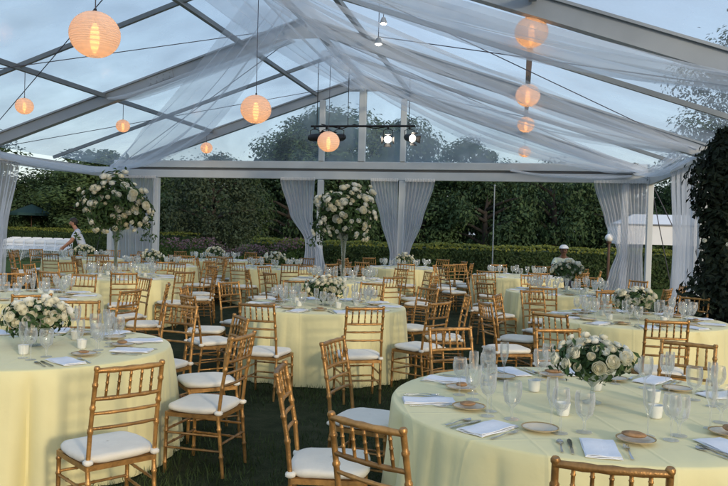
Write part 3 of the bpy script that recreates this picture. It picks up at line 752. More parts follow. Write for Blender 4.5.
COMP_ME = me_of(COMPOTE, 'vase', 'vaseglass')
def low_bouquet(x, y, z, label, seed, detail=True, sc=1., lift=0.):
    q = random.Random(seed); e = empty('flower_centrepiece', (x, y, z), q.random()*6.28); e.scale = (sc, sc, sc)
    link('vase', COMP_ME, e, sc=(1, 1, 1+lift/.11))
    b = MB(); c = Vector((0, 0, .185+lift))
    for i in range(760 if detail else 300):
        d = Vector((q.gauss(0, 1), q.gauss(0, 1), q.gauss(.1, .8))).normalized(); rr = q.uniform(.35, 1.0)*(1.22 if q.random() < .12 else 1)
        p = c+Vector((d.x*.225*rr, d.y*.225*rr, d.z*.125*rr)); 
        b.leaf(p, d+Vector((q.uniform(-.6, .6), q.uniform(-.6, .6), q.uniform(-.3, .6))), q.uniform(.035, .075), q.uniform(.018, .034), q.random()*6.28)
    obj('foliage', b, M['bleaf'], e, smooth=False)
    nr = 52 if detail else 36
    for i, d in enumerate(dirs(nr, -.28)):
        if q.random() < .10: continue
        d = (d+Vector((q.gauss(0, .10), q.gauss(0, .10), q.gauss(0, .08)))).normalized()
        k = q.uniform(.84, 1.16); p = c+Vector((d.x*.205*k, d.y*.205*k, d.z*.125*k+.012)); d2 = (d+Vector((0, 0, .25))).normalized(); s = q.choice([.5, .65, .75, .85, .95, 1.05])
        o = link('rose', ROSES[q.choice([0, 1, 2, 0, 1, 3, 4])], e, p, sc=s); align(o, d2, q)
    return tag(e, label, 'flower centrepiece', 'low rose centrepieces')
def tall_bouquet(x, y, z, zc, rx, rz, label, seed, nr=85):
    q = random.Random(seed); e = empty('tall_flower_arrangement', (x, y, z))
    b = MB(); hv = zc-z-rz*.62
    b.lathe([(.001, .004), (.10, .004), (.105, .012), (.035, .03), (.028, .08), (.03, hv*.5), (.05, hv*.8), (.11, hv+.02), (.135, hv+.10), (.13, hv+.10), (.10, hv+.02), (.04, hv*.8), (.02, hv*.5), (.001, .05)], 24)
    obj('vase', b, M['vaseglass'], e)
    b = MB()
    for k in range(9):
        a = k*2.4; b.tube([(.012*math.cos(a), .012*math.sin(a), .10), (.02*math.cos(a), .02*math.sin(a), hv*.7), (.09*math.cos(a), .09*math.sin(a), hv+.12)], .004, 5)
    obj('stems', b, M['bleaf'], e)
    c = Vector((0, 0, zc-z)); b = MB()
    for i in range(3000):
        d = Vector((q.gauss(0, 1), q.gauss(0, 1), q.gauss(0, 1))).normalized(); lump = 1+.24*math.sin(4.2*d.x+seed)*math.cos(3.6*d.z+2*d.y)
        rr = (q.random()**.45)*lump*(1.15 if q.random() < .06 else 1)
        if d.z < -.75 and rr > .6: rr *= .7
        p = c+Vector((d.x*rx*rr, d.y*rx*rr, d.z*rz*rr))
        b.leaf(p, d+Vector((q.uniform(-.8, .8), q.uniform(-.8, .8), q.uniform(-.4, .8))), q.uniform(.07, .15), q.uniform(.03, .06), q.random()*6.28)
    for k in range(16):   # trailing sprays
        a = q.random()*6.28; pts = [c+Vector((math.cos(a)*rx*u, math.sin(a)*rx*u, -rz*(.25+.9*(u-.5)**2*2))) for u in (.6, .8, 1.0, 1.15)]
        for p_ in pts:
            for _ in range(4): b.leaf(p_+Vector((q.uniform(-.05, .05), q.uniform(-.05, .05), q.uniform(-.08, .08))), (q.gauss(0, 1), q.gauss(0, 1), .5), .09, .035, q.random()*6.28)
    obj('foliage', b, M['bleaf'], e, smooth=False)
    for i, d in enumerate(dirs(nr, -.80)):
        if q.random() < .10 or math.sin(6*d.x+seed*2)+math.sin(5*d.z+3*d.y) < -1.5: continue
        d = (d+Vector((q.gauss(0, .16), q.gauss(0, .16), q.gauss(0, .16)))).normalized()
        lump = 1+.24*math.sin(4.2*d.x+seed)*math.cos(3.6*d.z+2*d.y); k = q.uniform(.80, 1.14)*lump
        s = q.choice([.8, 1.0, 1.1, 1.3, 1.5, 1.9]) if d.z > -.3 else q.uniform(.8, 1.3)
        o = link('rose', ROSES[q.choice([0, 1, 3, 4, 4, 2])], e, c+Vector((d.x*rx*k, d.y*rx*k, d.z*rz*k)), sc=s); align(o, (d+Vector((0, 0, .2))).normalized(), q)
    return tag(e, label, 'flower arrangement', 'tall flower arrangements')

# ------------------------------------------------------------------ tables, chairs, place settings
ZT = .7585
def tp_(px, py): return (px, py)
TABLES = [
 # key, x, y, r, first seat angle(deg), phrase, bouquet, detail level, colour label
 ('T1', 4.685, 4.10, 1.055, -92, 'the front right table', 'low', 3, 'largest round yellow-clothed table at the front right, fully laid'),
 ('T2', 0.95, 4.70, .93, -43, 'the front left table', 'low', 3, 'round yellow-clothed table cut off by the left edge at front'),
 ('T3', 2.11, 8.34, .93, -98, 'the middle table', 'low', 2, 'round yellow-clothed table in the middle with chairs backing to the camera'),
 ('T4', 5.52, 8.45, .95, -88, 'the second right table', 'low', 2, 'round yellow-clothed table behind the front right one, by the dark shrub'),
 ('T5', 5.03, 11.95, .93, -70, 'the third right table', 'low', 1, 'round clothed table with a tall whitish rose centrepiece, third back on the right'),
 ('T6', -2.10, 11.25, .93, -60, 'the left tall-bouquet table', 'tallL', 1, 'round yellow-clothed table carrying the left tall flower arrangement'),
 ('T7', 1.31, 12.60, .93, -85, 'the centre tall-bouquet table', 'tallC', 1, 'round yellow-clothed table carrying the centre tall flower arrangement'),
 ('T8', -1.45, 7.75, .93, -50, 'the second left table', None, 1, 'round yellow-clothed table behind the front left one at the left edge'),
 ('T9', 1.64, 17.6, .93, -80, 'the table before the curtain pair', 'low', 0, 'far round table just before the pair of tied curtains'),
 ('T10', 4.25, 15.8, .93, -75, 'the far table right of centre', None, 0, 'far clothed table right of the tied curtain pair, before the hedge'),
 ('T11', -.89, 15.5, .93, -62, 'the far table before the pink bed', 'low', 0, 'far round table in line with the pink flower bed'),
 ('T12', -3.26, 17.8, .93, -66, 'the far table left of centre', 'low', 0, 'far round table left of the pink flower bed at the gable'),
 ('T13', -3.27, 14.5, .93, -55, 'the table beside the corner curtain', 'low', 0, 'far round table just right of the back left corner curtain'),
 ('T14', -6.0, 16.3, .93, -50, 'the far left corner table', 'low', 0, 'far round table by the person in the pale blue shirt'),
]
# hand-set chairs: table -> list of (angle deg, seat radius, extra turn deg)
SEATS = {
 'T1': [(-93.5, 1.36, 2), (-127, 1.38, 10), (-165, 1.38, -4), (156, 1.44, 14), (119, 1.54, 5), (90, 1.58, 20), (61, 1.36, 4), (30, 1.36, 8), (-18, 1.4, 0), (-54, 1.4, 0)],
 'T2': [(-41, 1.58, 4), (2, 1.29, -6), (39, 1.25, 0), (76, 1.32, 0), (112, 1.32, 0), (148, 1.35, 0)],
}
SKIP = set()
BOUQ_LABEL = {
 'T1': 'low dome of pale roses in a footed glass vase on the front right table', 'T2': 'low dome of ivory roses on the front left table',
 'T3': 'low dome of ivory roses on the middle table', 'T4': 'low dome of cream roses on the second right table',
 'T5': 'whitish rose centrepiece in front of the person in the white cap', 'T9': 'small white rose centrepiece below the tied curtain pair',
 'T11': 'small white rose centrepiece before the pink flower bed', 'T12': 'small white rose centrepiece left of the pink flower bed',
 'T13': 'small white rose centrepiece beside the back left corner curtain', 'T14': 'small white rose centrepiece under the left tall arrangement'}
def place(name, me, x, y, z, rz, label, cat, group):
    return tag(link(name, me, None, (x, y, z), rz), label, cat, group)
for key, tx, ty, tr, a0, phr, bq, det, lab in TABLES:
    q = random.Random(key); tablecloth(tx, ty, tr, q.random()*6.28, lab, q.random())
    if bq == 'low': low_bouquet(tx, ty, ZT, BOUQ_LABEL[key], q.random(), det >= 2 or key == 'T5', 1.12 if key == 'T5' else .90 if key == 'T1' else 1.04, {'T5': .12, 'T1': .07}.get(key, 0))
    elif bq == 'tallL': tall_bouquet(tx-.13, ty, ZT, 1.92, .54, .50, 'tall white and cream flower arrangement on a clear vase at the left', 5, 180)
    elif bq == 'tallC': tall_bouquet(tx, ty, ZT, 1.88, .52, .47, 'tall white flower arrangement on a clear vase near the centre', 9, 180)
    seats = SEATS.get(key) or [(a0+36*k, 1.30+q.uniform(-.04, .16), q.uniform(-9, 9)) for k in range(10)]
    for k, (ang, sr, turn) in enumerate(seats):
        a = R(ang); sx, sy = tx+sr*math.cos(a), ty+sr*math.sin(a); sec = sector(tx, ty, a)
        if (key, 'chair', k) not in SKIP and (in_frame(sx, sy, .9, 30) or in_frame(sx, sy, .46, 20)) and sy > .8:
            place_chair(sx, sy, a+PI+R(turn), 'gold chair on the %s side of %s' % (sec, phr), 'gold chairs round '+phr, det >= 1)
        # the setting: napkin at the edge, cutlery beside it, bread plate, glasses
        ca, sa = math.cos(a), math.sin(a)
        def P(rad, side): return tx+rad*ca-side*sa, ty+rad*sa+side*ca     # side>0 = to the sitter's right when facing in... mirrored below
        seat_lab = 'at the %s place of %s' % (sec, phr)
        def put(name, me, rad, side, rz, text, cat, z=ZT, jit=.012):
            x, y = P(rad+q.uniform(-jit, jit), side+q.uniform(-jit, jit))
            if (key, name, k) in SKIP or not in_frame(x, y, z, 4): return None
            return place(name, me, x, y, z, rz, (text+' '+seat_lab).replace('clear stemmed wine', 'stemmed wine'), cat, name.replace('_', ' ')+'s laid on '+phr)
        rz = a-PI/2+q.uniform(-.10, .10)+PI
        put('napkin', NAP, tr-.19, 0, rz+q.uniform(-.12, .12), 'folded white napkin', 'napkin')
        put('wine_glass', WINE, tr-.37, -.15, 0, 'clear stemmed wine glass', 'wine glass')
        put('water_goblet', GOB, tr-.43, -.05, 0, 'clear water goblet', 'water glass')
        if det >= 1: put('champagne_flute', FLUTE, tr-.46, -.20, 0, 'tall champagne flute', 'champagne glass')
        if det >= 2 or key in ('T5', 'T8'):
            o = put('bread_plate', PLATE, tr-.36, .17, 0, 'gold-rimmed bread plate', 'plate')
            if o: 
                link('gold_rim', RIM, o)
                if det >= 2 and q.random() < .7: 
                    x, y = o.location.x, o.location.y
                    ro = place('bread_roll', ROLL_ME, x+q.uniform(-.012, .012), y+q.uniform(-.012, .012), ZT+.009, q.random()*3, 'brown bread on the plate '+seat_lab, 'bread roll', 'bread rolls on '+phr); ro.scale = (q.uniform(.7, 1.25), q.uniform(.75, 1.1), q.uniform(.8, 1.6))
        if det >= 2:
            put('fork', FORK, tr-.17, .115, rz, 'silver fork', 'fork', jit=.006)
            put('knife', KNIFE, tr-.17, -.110, rz, 'silver knife', 'knife', jit=.006)
            if det >= 3: put('spoon', SPOON, tr-.17, -.145, rz, 'silver spoon', 'spoon', jit=.006)
    if det >= 1:
        for k in range(5):
            a = q.random()*.6+k*1.257; x, y = tx+.36*math.cos(a), ty+.36*math.sin(a)
            if not in_frame(x, y, ZT, 4): continue
            o = tag(link('votive_holder', VOT, None, (x, y, ZT)), 'frosted votive cup %s of the flowers on %s' % (sector(tx, ty, a), phr), 'votive candle', 'votive cups on '+phr)
            link('candle', WAX, o)

# ------------------------------------------------------------------ dark shrub inside the right wall
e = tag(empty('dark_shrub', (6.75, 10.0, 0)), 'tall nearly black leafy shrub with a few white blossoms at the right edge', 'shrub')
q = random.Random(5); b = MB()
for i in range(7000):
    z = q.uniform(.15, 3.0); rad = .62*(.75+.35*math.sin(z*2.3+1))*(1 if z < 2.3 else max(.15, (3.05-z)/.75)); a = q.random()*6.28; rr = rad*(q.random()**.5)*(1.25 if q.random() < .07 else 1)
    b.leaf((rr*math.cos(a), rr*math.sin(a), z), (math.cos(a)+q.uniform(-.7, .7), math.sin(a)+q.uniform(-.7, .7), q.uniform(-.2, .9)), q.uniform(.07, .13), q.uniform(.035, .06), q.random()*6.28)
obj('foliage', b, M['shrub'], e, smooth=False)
b = MB(); b.tube([(0, 0, 0), (.03, .02, .7), (-.02, .03, 1.5), (.02, 0, 2.5)], [.05, .042, .03, .012], 8); obj('trunk', b, M['bark'], e)
for a, z in ((R(238), 1.62), (R(262), 1.58), (R(270), 1.20)):
    o = link('blossom', ROSES[4], e, (.60*math.cos(a), .60*math.sin(a), z), sc=q.uniform(.6, .8)); align(o, Vector((math.cos(a), math.sin(a), .3)).normalized(), q)

# ------------------------------------------------------------------ outside: hedges, beds, trees
def hedge(x0, y0, x1, y1, h, t, label, seed, nl=9000):
    q = random.Random(seed); a, c = Vector((x0, y0, 0)), Vector((x1, y1, 0)); d = c-a; L = d.length; d.normalize(); nn = Vector((-d.y, d.x, 0))
    e = empty('clipped_hedge', (x0, y0, 0)); b = MB()
    m = MB(); m.beam(Vector((.05, 0, h*.46))+d*0, d*L+Vector((0, 0, h*.46)), t*.8, h*.88); 
    b.add(m.v, m.f); tb = MB()
    for i in range(nl):
        u = q.random()*L; wob = .04*math.sin(u*2.1)+.03*math.sin(u*5.3)
        f = q.random()
        if f < .58: p = d*u+nn*(-t/2+q.uniform(-.05, .05)); z = q.uniform(0, h-.06); nr = -nn
        elif f < .70: p = d*u+nn*(t/2); z = q.uniform(0, h-.06); nr = nn
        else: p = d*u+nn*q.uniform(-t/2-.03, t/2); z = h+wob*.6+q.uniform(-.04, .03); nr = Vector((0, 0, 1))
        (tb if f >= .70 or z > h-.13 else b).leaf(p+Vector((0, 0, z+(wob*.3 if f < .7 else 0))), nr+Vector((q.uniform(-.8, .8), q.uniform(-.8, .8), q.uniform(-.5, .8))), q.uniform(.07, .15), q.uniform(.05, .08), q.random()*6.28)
    obj('side_foliage', b, M['hedge'], e, smooth=False); obj('skylit_top', tb, M['hedgetop'], e, smooth=False)  # upper leaves get the lighter colour, skylight painted in
    return tag(e, label, 'hedge', 'clipped hedges beyond the tent')
hedge(-4.6, 24.6, 15, 26.2, 1.20, 1.6, 'long clipped hedge with a yellow-green top beyond the gable', 1, 15000)
hedge(-27, 39.0, -11.2, 34.0, 1.20, 1.0, 'far hedge behind the white chairs on the left', 2, 9000)

def tree_mesh(seed, h, rx, leafsize, nl, mt, droop=0., base=.25):
    q = random.Random(seed); tb = MB(); lean = q.uniform(-.2, .2)
    tb.tube([(0, 0, 0), (lean*.4, .05, h*.3), (lean, .1, h*.55), (lean*1.1, 0, h*.85)], [.22, .17, .11, .03], 8)
    cl = []
    for k in range(11):
        a = k*2.4+q.random(); z0 = h*(.22+.05*k); z1 = z0+h*q.uniform(.08, .2); r = rx*q.uniform(.5, .8)
        tb.tube([(lean*z0/h, .05, z0), (r*.5*math.cos(a), r*.5*math.sin(a), (z0+z1)/2+.1), (r*math.cos(a), r*math.sin(a), z1)], [.08, .05, .02], 6)
        cl.append((Vector((r*math.cos(a), r*math.sin(a), z1)), rx*q.uniform(.30, .48)))
    for k in range(26):
        a = q.random()*6.28; u = q.random(); z = h*(base+(.97-base)*u); prof = math.sin(PI*(.12+.84*u))**.75
        r = rx*prof*q.uniform(.45, .95); cl.append((Vector((r*math.cos(a), r*math.sin(a), z)), rx*q.uniform(.20, .40)))
    b = MB(); per = nl//len(cl)
    for c, r in cl:
        for _ in range(per):
            d = Vector((q.gauss(0, 1), q.gauss(0, 1), q.gauss(0, 1))).normalized(); rr = r*(q.random()**.4)*(1.25 if q.random() < .08 else 1)
            p = c+Vector((d.x*rr, d.y*rr, d.z*rr*.75-droop*q.random()*rr))
            if p.z < .15: continue
            b.leaf(p, d+Vector((q.uniform(-.7, .7), q.uniform(-.7, .7), q.uniform(-.1, .9))), leafsize*q.uniform(.7, 1.5), leafsize*q.uniform(.4, .8), q.random()*6.28)
    t_me = tb.mesh('trunk', M['bark']); c_me = b.mesh('crown', M[mt], False); return t_me, c_me
TM = [tree_mesh(1, 9, 3.6, .22, 16000, 'leafA', 0, .08), tree_mesh(2, 8, 3.4, .21, 16000, 'leafB', 0, .08), tree_mesh(3, 9.5, 3.2, .22, 16000, 'leafA', .3, .10), tree_mesh(4, 5.2, 3.0, .17, 10000, 'leafC', 1.1, .12), tree_mesh(5, 3.0, 2.2, .16, 6000, 'leafA', 0, .05), tree_mesh(6, 9, 3.9, .13, 30000, 'leafA')]
def tree(k, x, y, s, label, rz, cat='tree', nm=None):
    e = empty(nm or ('garden_shrub' if k == 4 else 'tree'), (x, y, 0), rz); e.scale = (s[0], s[0], s[1]) if isinstance(s, tuple) else (s, s, s)
    link('trunk', TM[k][0], e); link('crown', TM[k][1], e); return tag(e, label, cat, 'trees beyond the tent' if cat == 'tree' else 'shrubs under the far trees')
def ray(px, Y):    # ground point seen below pixel column px at depth Y (authoring aid)
    v = CAM_F+CAM_R*((px-364)/F_PX); return CX+v.x/v.y*Y
TREES = [
 (0, -30, 40, (1.3, .86), 'tall dark tree at the far left behind the white chairs'), (2, -24, 45, (1.2, .67), 'dark tree between the left curtain and the tall bouquet'),
 (1, -19.5, 41, (1.15, .72), 'mid green tree directly behind the left tall arrangement'), (0, -15.5, 47, (1.1, .67), 'dark tree seen just right of the back left corner curtain'),
 (3, -11.2, 36, 1.0, 'rounded drooping grey-green tree left of the centre posts'), (2, -10.8, 50, (1.15, .98), 'dark tree rising behind the rounded drooping one'),
 (1, -6.2, 44, (1.25, 1.10), 'taller green tree seen left of the left centre gable post'), (0, -9.0, 46, (1.1, .98), 'soft dark tree filling the gable window left of the spotlight bar'),
 (0, -2.5, 46, .94, 'dark tree behind the centre tall arrangement'),
 (2, 1.0, 43, (.9, .74), 'dark tree between the two centre gable posts'), (1, 4.2, 47, (.95, .72), 'mid green tree right of the tied curtain pair'),
 (0, 8.0, 44, (.9, .60), 'lower dark tree behind the long hedge right of centre'), (2, 11.3, 48, (.95, .62), 'dark tree behind the thin white pole'),
 (1, 13.6, 42, .78, 'mid green tree left of the back right curtain'), (0, 17.0, 46, .72, 'dark tree behind the back right curtain'),
 (2, 21.5, 50, .85, 'dark tree behind the white canopy at right'), (5, 17.2, 40, 1.5, 'big dark tree whose top shows through the right roof slope'),
]
for i, (k, x, y, s, lab) in enumerate(TREES): tree(k, x, y, s, lab, i*1.3)
SH = [(-27, 43), (-22, 42), (-17.5, 45), (-13.5, 41), (-8.5, 41), (-4.5, 40), (-1, 41), (2.6, 40), (6, 41), (9.6, 41), (12.5, 45), (16, 42), (20, 45)]
SHN = ['at the far left', 'behind the white chairs', 'behind the left tall arrangement', 'right of the corner curtain', 'beside the drooping tree', 'left of the centre posts', 'behind the lone curtain', 'behind the curtain pair', 'right of the curtain pair', 'behind the thin pole', 'left of the lamp post', 'behind the lamp post', 'beside the white canopy']
for i, ((x, y), nm) in enumerate(zip(SH, SHN)): tree(4, x, y, (1.15, 1.1+.3*(i % 3)), 'dense dark shrub under the trees '+nm, i*2.1, 'shrub')
# a far wood closing the view
q = random.Random(77); b = MB()
for i in range(15000):
    x = q.uniform(-75, 60); y = 62+abs(x)*.12+q.uniform(0, 6); h = 6.2+1.6*math.sin(x*.31)+1.2*math.sin(x*.83+1)-(.035*(x+10) if x > -10 else 0)
    z = q.random()**.8*h; b.leaf((x, y, z), (q.uniform(-.5, .5), -1, q.uniform(-.2, .9)), q.uniform(.5, 1.1), q.uniform(.35, .7), q.random()*6.28)
tag(obj('distant_wood', b, M['leafA'], smooth=False), 'far dark wood closing the view behind the garden trees', 'wood', kind='stuff')

# beds
q = random.Random(8); b = MB(); pk = MB()
for i in range(9000):
    x = q.uniform(-9.2, -2.5); y = 23.0+q.uniform(-.7, .7)+(-.10*(x+6)); h = .98+.16*math.sin(x*1.7)+.10*math.sin(x*4.1)
    z = q.random()*h
    if x > -7.2 and z > h*.70 and q.random() < .7: pk.leaf((x, y, z+.1), (q.gauss(0, 1), q.gauss(0, 1), .8), .07, .06, q.random()*6.28)
    else: b.leaf((x, y, z), (q.gauss(0, 1), q.gauss(0, 1), .6), q.uniform(.08, .18), q.uniform(.03, .06), q.random()*6.28)
e = tag(empty('flower_bed', (-6, 23, 0)), 'bed of green plants and pink flowers just beyond the gable', 'flower bed', kind='stuff')
for nm, bb, mk in (('foliage', b, 'bedleaf'), ('pink_flowers', pk, 'pink')):
    o = obj(nm, bb, M[mk], e, smooth=False); o.location = (6, -23, 0)

# white folding chairs in rows on the lawn
fc = MB()
for s in (-1, 1):
    fc.tube([(s*.20, .22, 0), (s*.20, -.02, .44), (s*.19, -.16, .84)], .014, 6); fc.tube([(s*.17, -.20, 0), (s*.17, .20, .44)], .013, 6)
fc.box((0, .04, .45), (.38, .38, .03), bev=.01); fc.box((0, -.15, .77), (.40, .025, .16), bev=.01); fc.box((0, -.09, .62), (.38, .02, .06), bev=.008); fc.tube([(-.17, -.12, .14), (.17, -.12, .14)], .01, 6)
FC = fc.mesh('folding_chair', M['white'])
for r_ in range(5):
    for c_ in range(6):
        x, y = ray(7+c_*10.5+r_*2, 27+r_*1.0), 27+r_*1.0
        tag(link('folding_chair', FC, None, (x, y, 0), PI+.25), 'white folding chair on the lawn, %s row, %s from the left' % (['first', 'second', 'third', 'fourth', 'last'][r_], ['first', 'second', 'third', 'fourth', 'fifth', 'sixth'][c_]), 'folding chair', 'white folding chairs in rows on the lawn')

# teal parasol far left, lamp post, thin pole, white canopy
x, y = ray(31, 41), 41
e = tag(empty('garden_parasol', (x, y, -.12)), 'dark teal garden parasol under the far left trees', 'parasol')
b = MB(); b.lathe([(.02, 2.75), (.5, 2.55), (1.3, 2.2), (1.32, 2.05), (1.29, 2.05), (1.26, 2.17), (.5, 2.5), (.02, 2.7)], 8); obj('canopy', b, M['teal'], e, smooth=False)
b = MB(); b.tube([(0, 0, 0), (0, 0, 2.72)], .025, 8); obj('pole', b, M['wood'], e)
x = ray(609, 23.2)
e = tag(empty('garden_lamp', (x, 23.2, 0)), 'short brown lamp post with a white globe beside the back right curtain', 'lamp post')
b = MB(); b.tube([(0, 0, 0), (0, 0, 1.42)], [.045, .035], 8); b.lathe([(.001, 1.42), (.07, 1.42), (.08, 1.46), (.05, 1.48)], 12); obj('post', b, M['wood'], e)
b = MB(); b.ball((0, 0, 1.58), .12, 14, 10); obj('globe', b, M['white'], e)
x = ray(493, 23.6)
e = tag(empty('thin_pole', (x, 23.6, 0)), 'thin pale pole standing before the hedge right of centre', 'pole')
b = MB(); b.tube([(0, 0, 0), (0, 0, 3.1)], [.022, .016], 6); b.ball((0, 0, 3.11), .028, 8, 6); b.box((0, 0, .02), (.14, .14, .04), bev=.01); obj('shaft', b, M['alu'], e)
x = ray(664, 32)
e = tag(empty('canopy_tent', (x, 32, 0)), 'low white canopy with a dark seam seen between the right curtains', 'canopy')
b = MB(); b.add([(-2, -1.6, 2.12), (2, -1.6, 2.12), (2, 1.6, 2.12), (-2, 1.6, 2.12), (-1.2, 0, 2.55), (1.2, 0, 2.55)], [(0, 1, 5, 4), (1, 2, 5), (2, 3, 4, 5), (3, 0, 4)]); obj('roof', b, M['canvas'], e, smooth=False)
b = MB()
for a, c in (((-2, -1.6), (2, -1.6)), ((2, -1.6), (2, 1.6)), ((2, 1.6), (-2, 1.6)), ((-2, 1.6), (-2, -1.6))): b.beam((*a, 1.70), (*c, 1.70), .03, .72)
obj('valance', b, M['canvas'], e, smooth=False)
b = MB(); 
for a, c in (((-2.03, -1.63), (2.03, -1.63)), ((2.03, -1.63), (2.03, 1.63)), ((-2.03, 1.63), (-2.03, -1.63))): b.beam((*a, 2.10), (*c, 2.10), .04, .06)
obj('seam', b, M['grey'], e, smooth=False)
for sx in (-1.9, 1.9):
    for sy in (-1.5, 1.5): b = MB(); b.tube([(sx, sy, 0), (sx, sy, 1.5)], .035, 8); obj('post', b, M['alu'], e)

# ------------------------------------------------------------------ people
def skin_mesh(name, joints, edges, root, m, parent, sub=2):
    """joints: name -> (x, y, z, radius); grows one continuous surface over the skeleton"""
    ks = list(joints); me = bpy.data.meshes.new(name); me.from_pydata([joints[k][:3] for k in ks], [(ks.index(a), ks.index(b)) for a, b in edges], [])
    o = bpy.data.objects.new(name, me); COL.objects.link(o)
    sm = o.modifiers.new('skin', 'SKIN'); sm.use_smooth_shade = True; sm.branch_smoothing = .4
    for i, k in enumerate(ks):
        r = joints[k][3]; o.data.skin_vertices[0].data[i].radius = r if isinstance(r, tuple) else (r, r)
        o.data.skin_vertices[0].data[i].use_root = (k == root)
    ss = o.modifiers.new('sub', 'SUBSURF'); ss.levels = sub; ss.render_levels = sub
    dg = bpy.context.evaluated_depsgraph_get(); me2 = bpy.data.meshes.new_from_object(o.evaluated_get(dg)); me2.name = name
    bpy.data.objects.remove(o); me2.materials.clear(); me2.materials.append(M[m])
    n2 = link(name, me2, parent); return n2
def head_bits(joints, H, tilt):
    pass
def person(loc, rz, J, label, shirt, skin, cap, legs='trouser'):
    e = tag(empty('person', loc, rz), label, 'person')
    body = ['pelvis', 'waist', 'chest', 'neck', 'chin', 'head', 'crown', 'shL', 'elL', 'wrL', 'shR', 'elR', 'wrR', 'hipL', 'knL', 'anL', 'toL', 'hipR', 'knR', 'anR', 'toR']
    ed = [('pelvis', 'waist'), ('waist', 'chest'), ('chest', 'neck'), ('neck', 'chin'), ('chin', 'head'), ('head', 'crown')]
    for s in 'LR': ed += [('chest', 'sh'+s), ('sh'+s, 'el'+s), ('el'+s, 'wr'+s), ('pelvis', 'hip'+s), ('hip'+s, 'kn'+s), ('kn'+s, 'an'+s), ('an'+s, 'to'+s)]
    JJ = {k: J[k] for k in body}
    # nose, ears and hands grow out of the same skeleton
    hx, hy, hz, hr = J['head']; JJ['nose'] = (hx, hy-.105, hz-.015, .014); ed.append(('head', 'nose'))
    for s, sg in (('L', 1), ('R', -1)):
        JJ['ear'+s] = (hx+sg*.085, hy+.01, hz-.005, .014); ed.append(('head', 'ear'+s))
        w_ = Vector(J['wr'+s][:3]); d = (w_-Vector(J['el'+s][:3])).normalized(); sd_ = d.orthogonal().normalized(); n_ = d.cross(sd_)
        pm = w_+d*.06; JJ['palm'+s] = (*pm, .026); ed.append(('wr'+s, 'palm'+s))
        for k, (off, ln) in enumerate(((-.028, .060), (-.010, .072), (.010, .068), (.028, .052))):
            a = pm+d*.03+sd_*off; t = a+d*ln*.55+n_*.008; t2 = a+d*ln+n_*.025
            JJ['f%s%d' % (s, k)] = (*a, .010); JJ['g%s%d' % (s, k)] = (*t, .008); JJ['h%s%d' % (s, k)] = (*t2, .007)
            ed += [('palm'+s, 'f%s%d' % (s, k)), ('f%s%d' % (s, k), 'g%s%d' % (s, k)), ('g%s%d' % (s, k), 'h%s%d' % (s, k))]
        a = w_+d*.03-sd_*.035; t = a+d*.035-sd_*.022+n_*.012; JJ['tb'+s] = (*a, .011); JJ['tt'+s] = (*t, .008); ed += [('wr'+s, 'tb'+s), ('tb'+s, 'tt'+s)]
    skin_mesh('body', JJ, ed, 'pelvis', skin, e)
    g = lambda k, f: (*J[k][:3], J[k][3]*f if not isinstance(J[k][3], tuple) else tuple(v*f for v in J[k][3]))
    mid = lambda a, b_, u, f: (*(Vector(J[a][:3]).lerp(Vector(J[b_][:3]), u)), f)
    sj = {k: g(k, 1.16) for k in ('pelvis', 'waist', 'chest', 'shL', 'shR')}; sj['neck'] = mid('chest', 'neck', .75, .075)
    se = [('pelvis', 'waist'), ('waist', 'chest'), ('chest', 'neck')]
    for s in 'LR': sj['s'+s] = mid('sh'+s, 'el'+s, .8, .064); se += [('chest', 'sh'+s), ('sh'+s, 's'+s)]
    skin_mesh('shirt', sj, se, 'pelvis', shirt, e)
    tj = {k: g(k, 1.14) for k in ('hipL', 'knL', 'hipR', 'knR')}; tj['pelvis'] = g('pelvis', 1.10); te = []
    for s in 'LR': tj['c'+s] = mid('kn'+s, 'an'+s, .95, .062); te += [('pelvis', 'hip'+s), ('hip'+s, 'kn'+s), ('kn'+s, 'c'+s)]
    skin_mesh('trousers', tj, te, 'pelvis', legs, e)
    hd = Vector((hx, hy, hz))
    for s in (-1, 1):
        b = MB(); b.ball((hx+s*.032, hy-.088, hz+.018), .011, 8, 6); obj('eye', b, M['hair'], e)
    b = MB(); b.tube([(hx-.022, hy-.088, hz-.055), (hx, hy-.095, hz-.057), (hx+.022, hy-.088, hz-.055)], .005, 6); obj('mouth', b, M['wood'], e)
    b = MB(); b.ball((0, 0, 0), 1, 20, 12)
    vs = []
    for v in b.v:
        x_, y_, z_ = v; zz = max(z_, -.10 if y_ < .1 else -.75); 
        if y_ < -.35 and z_ < .45: zz = .45
        vs.append((hx+x_*.096, hy+.012+y_*.108, hz+.035+zz*.115))
    b.v = vs; obj('hair', b, M['hair'], e)
    if cap:
        b = MB(); b.ball((hx, hy+.01, hz+.055), .108, 20, 10, (1, 1.08, .85)); 
        b.v = [(x_, y_, max(z_, hz+.055)) for x_, y_, z_ in b.v]
        b.ball((hx, hy-.13, hz+.060), .085, 14, 6, (1, .95, .12)); obj('cap', b, M['white'], e)
    for s in 'LR':
        b = MB(); a_ = Vector(J['an'+s][:3]); t_ = Vector(J['to'+s][:3]); c_ = a_.lerp(t_, .55)
        b.ball((c_.x, c_.y, .045), .13, 14, 8, (.38, 1.0, .36)); obj('shoe', b, M['black'], e)
    return e
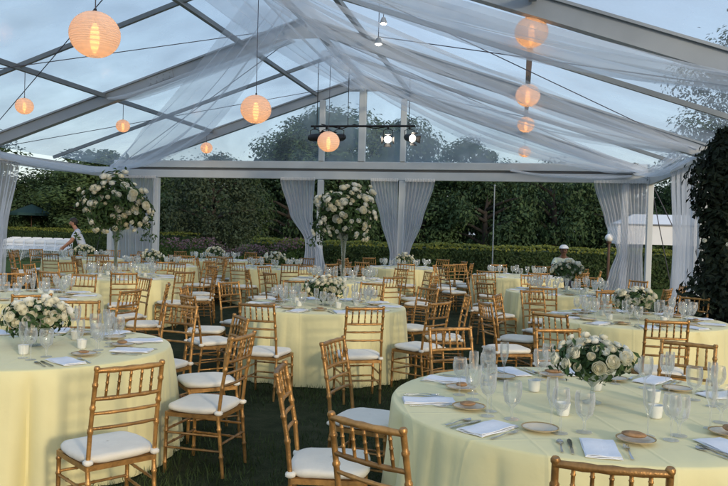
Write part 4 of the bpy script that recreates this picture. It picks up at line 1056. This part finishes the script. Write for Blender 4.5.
# local frame: the person looks towards -y
J1 = dict(pelvis=(0, .04, .95, (.15, .11)), waist=(0, -.02, 1.12, (.135, .10)), chest=(0, -.10, 1.33, (.15, .11)), neck=(0, -.17, 1.48, .052), chin=(0, -.205, 1.53, .058), head=(0, -.225, 1.60, (.076, .088)), crown=(0, -.225, 1.68, (.062, .07)),
 shL=(.17, -.11, 1.39, .062), elL=(.24, -.24, 1.14, .044), wrL=(.17, -.42, .98, .030), shR=(-.17, -.11, 1.39, .062), elR=(-.23, -.24, 1.14, .044), wrR=(-.17, -.42, .97, .030),
 hipL=(.09, .04, .88, .088), knL=(.10, .0, .48, .060), anL=(.10, .05, .09, .042), toL=(.11, -.10, .035, .032), hipR=(-.09, .04, .88, .088), knR=(-.10, .02, .48, .060), anR=(-.10, .06, .09, .042), toR=(-.11, -.09, .035, .032))
person((-6.95, 17.7, 0), R(-62), J1, 'standing person in a pale blue shirt bending over the far left table', 'shirt', 'skin', False)
J2 = dict(pelvis=(0, .10, .585, (.16, .12)), waist=(0, .10, .76, (.14, .105)), chest=(0, .06, .98, (.155, .115)), neck=(0, .03, 1.15, .054), chin=(0, .0, 1.19, .058), head=(0, -.015, 1.265, (.076, .088)), crown=(0, -.01, 1.345, (.062, .07)),
 shL=(.18, .06, 1.06, .062), elL=(.25, -.10, .86, .044), wrL=(.14, -.32, .80, .030), shR=(-.18, .06, 1.06, .062), elR=(-.25, -.10, .86, .044), wrR=(-.14, -.32, .80, .030),
 hipL=(.10, .06, .57, .088), knL=(.12, -.36, .52, .062), anL=(.12, -.32, .09, .042), toL=(.13, -.46, .035, .032), hipR=(-.10, .06, .57, .088), knR=(-.12, -.36, .52, .062), anR=(-.12, -.32, .09, .042), toR=(-.13, -.46, .035, .032))
PERSON2 = (ray(564, 18.0), 18.0)
place_chair(PERSON2[0], PERSON2[1]+.03, -PI/2, 'gold chair under the seated person in the white cap', 'gold chairs near the gable', False)
person((PERSON2[0], PERSON2[1], 0), R(2), J2, 'seated person in a white cap and pale green shirt behind the rose centrepiece', 'greenshirt', 'skindk', True)
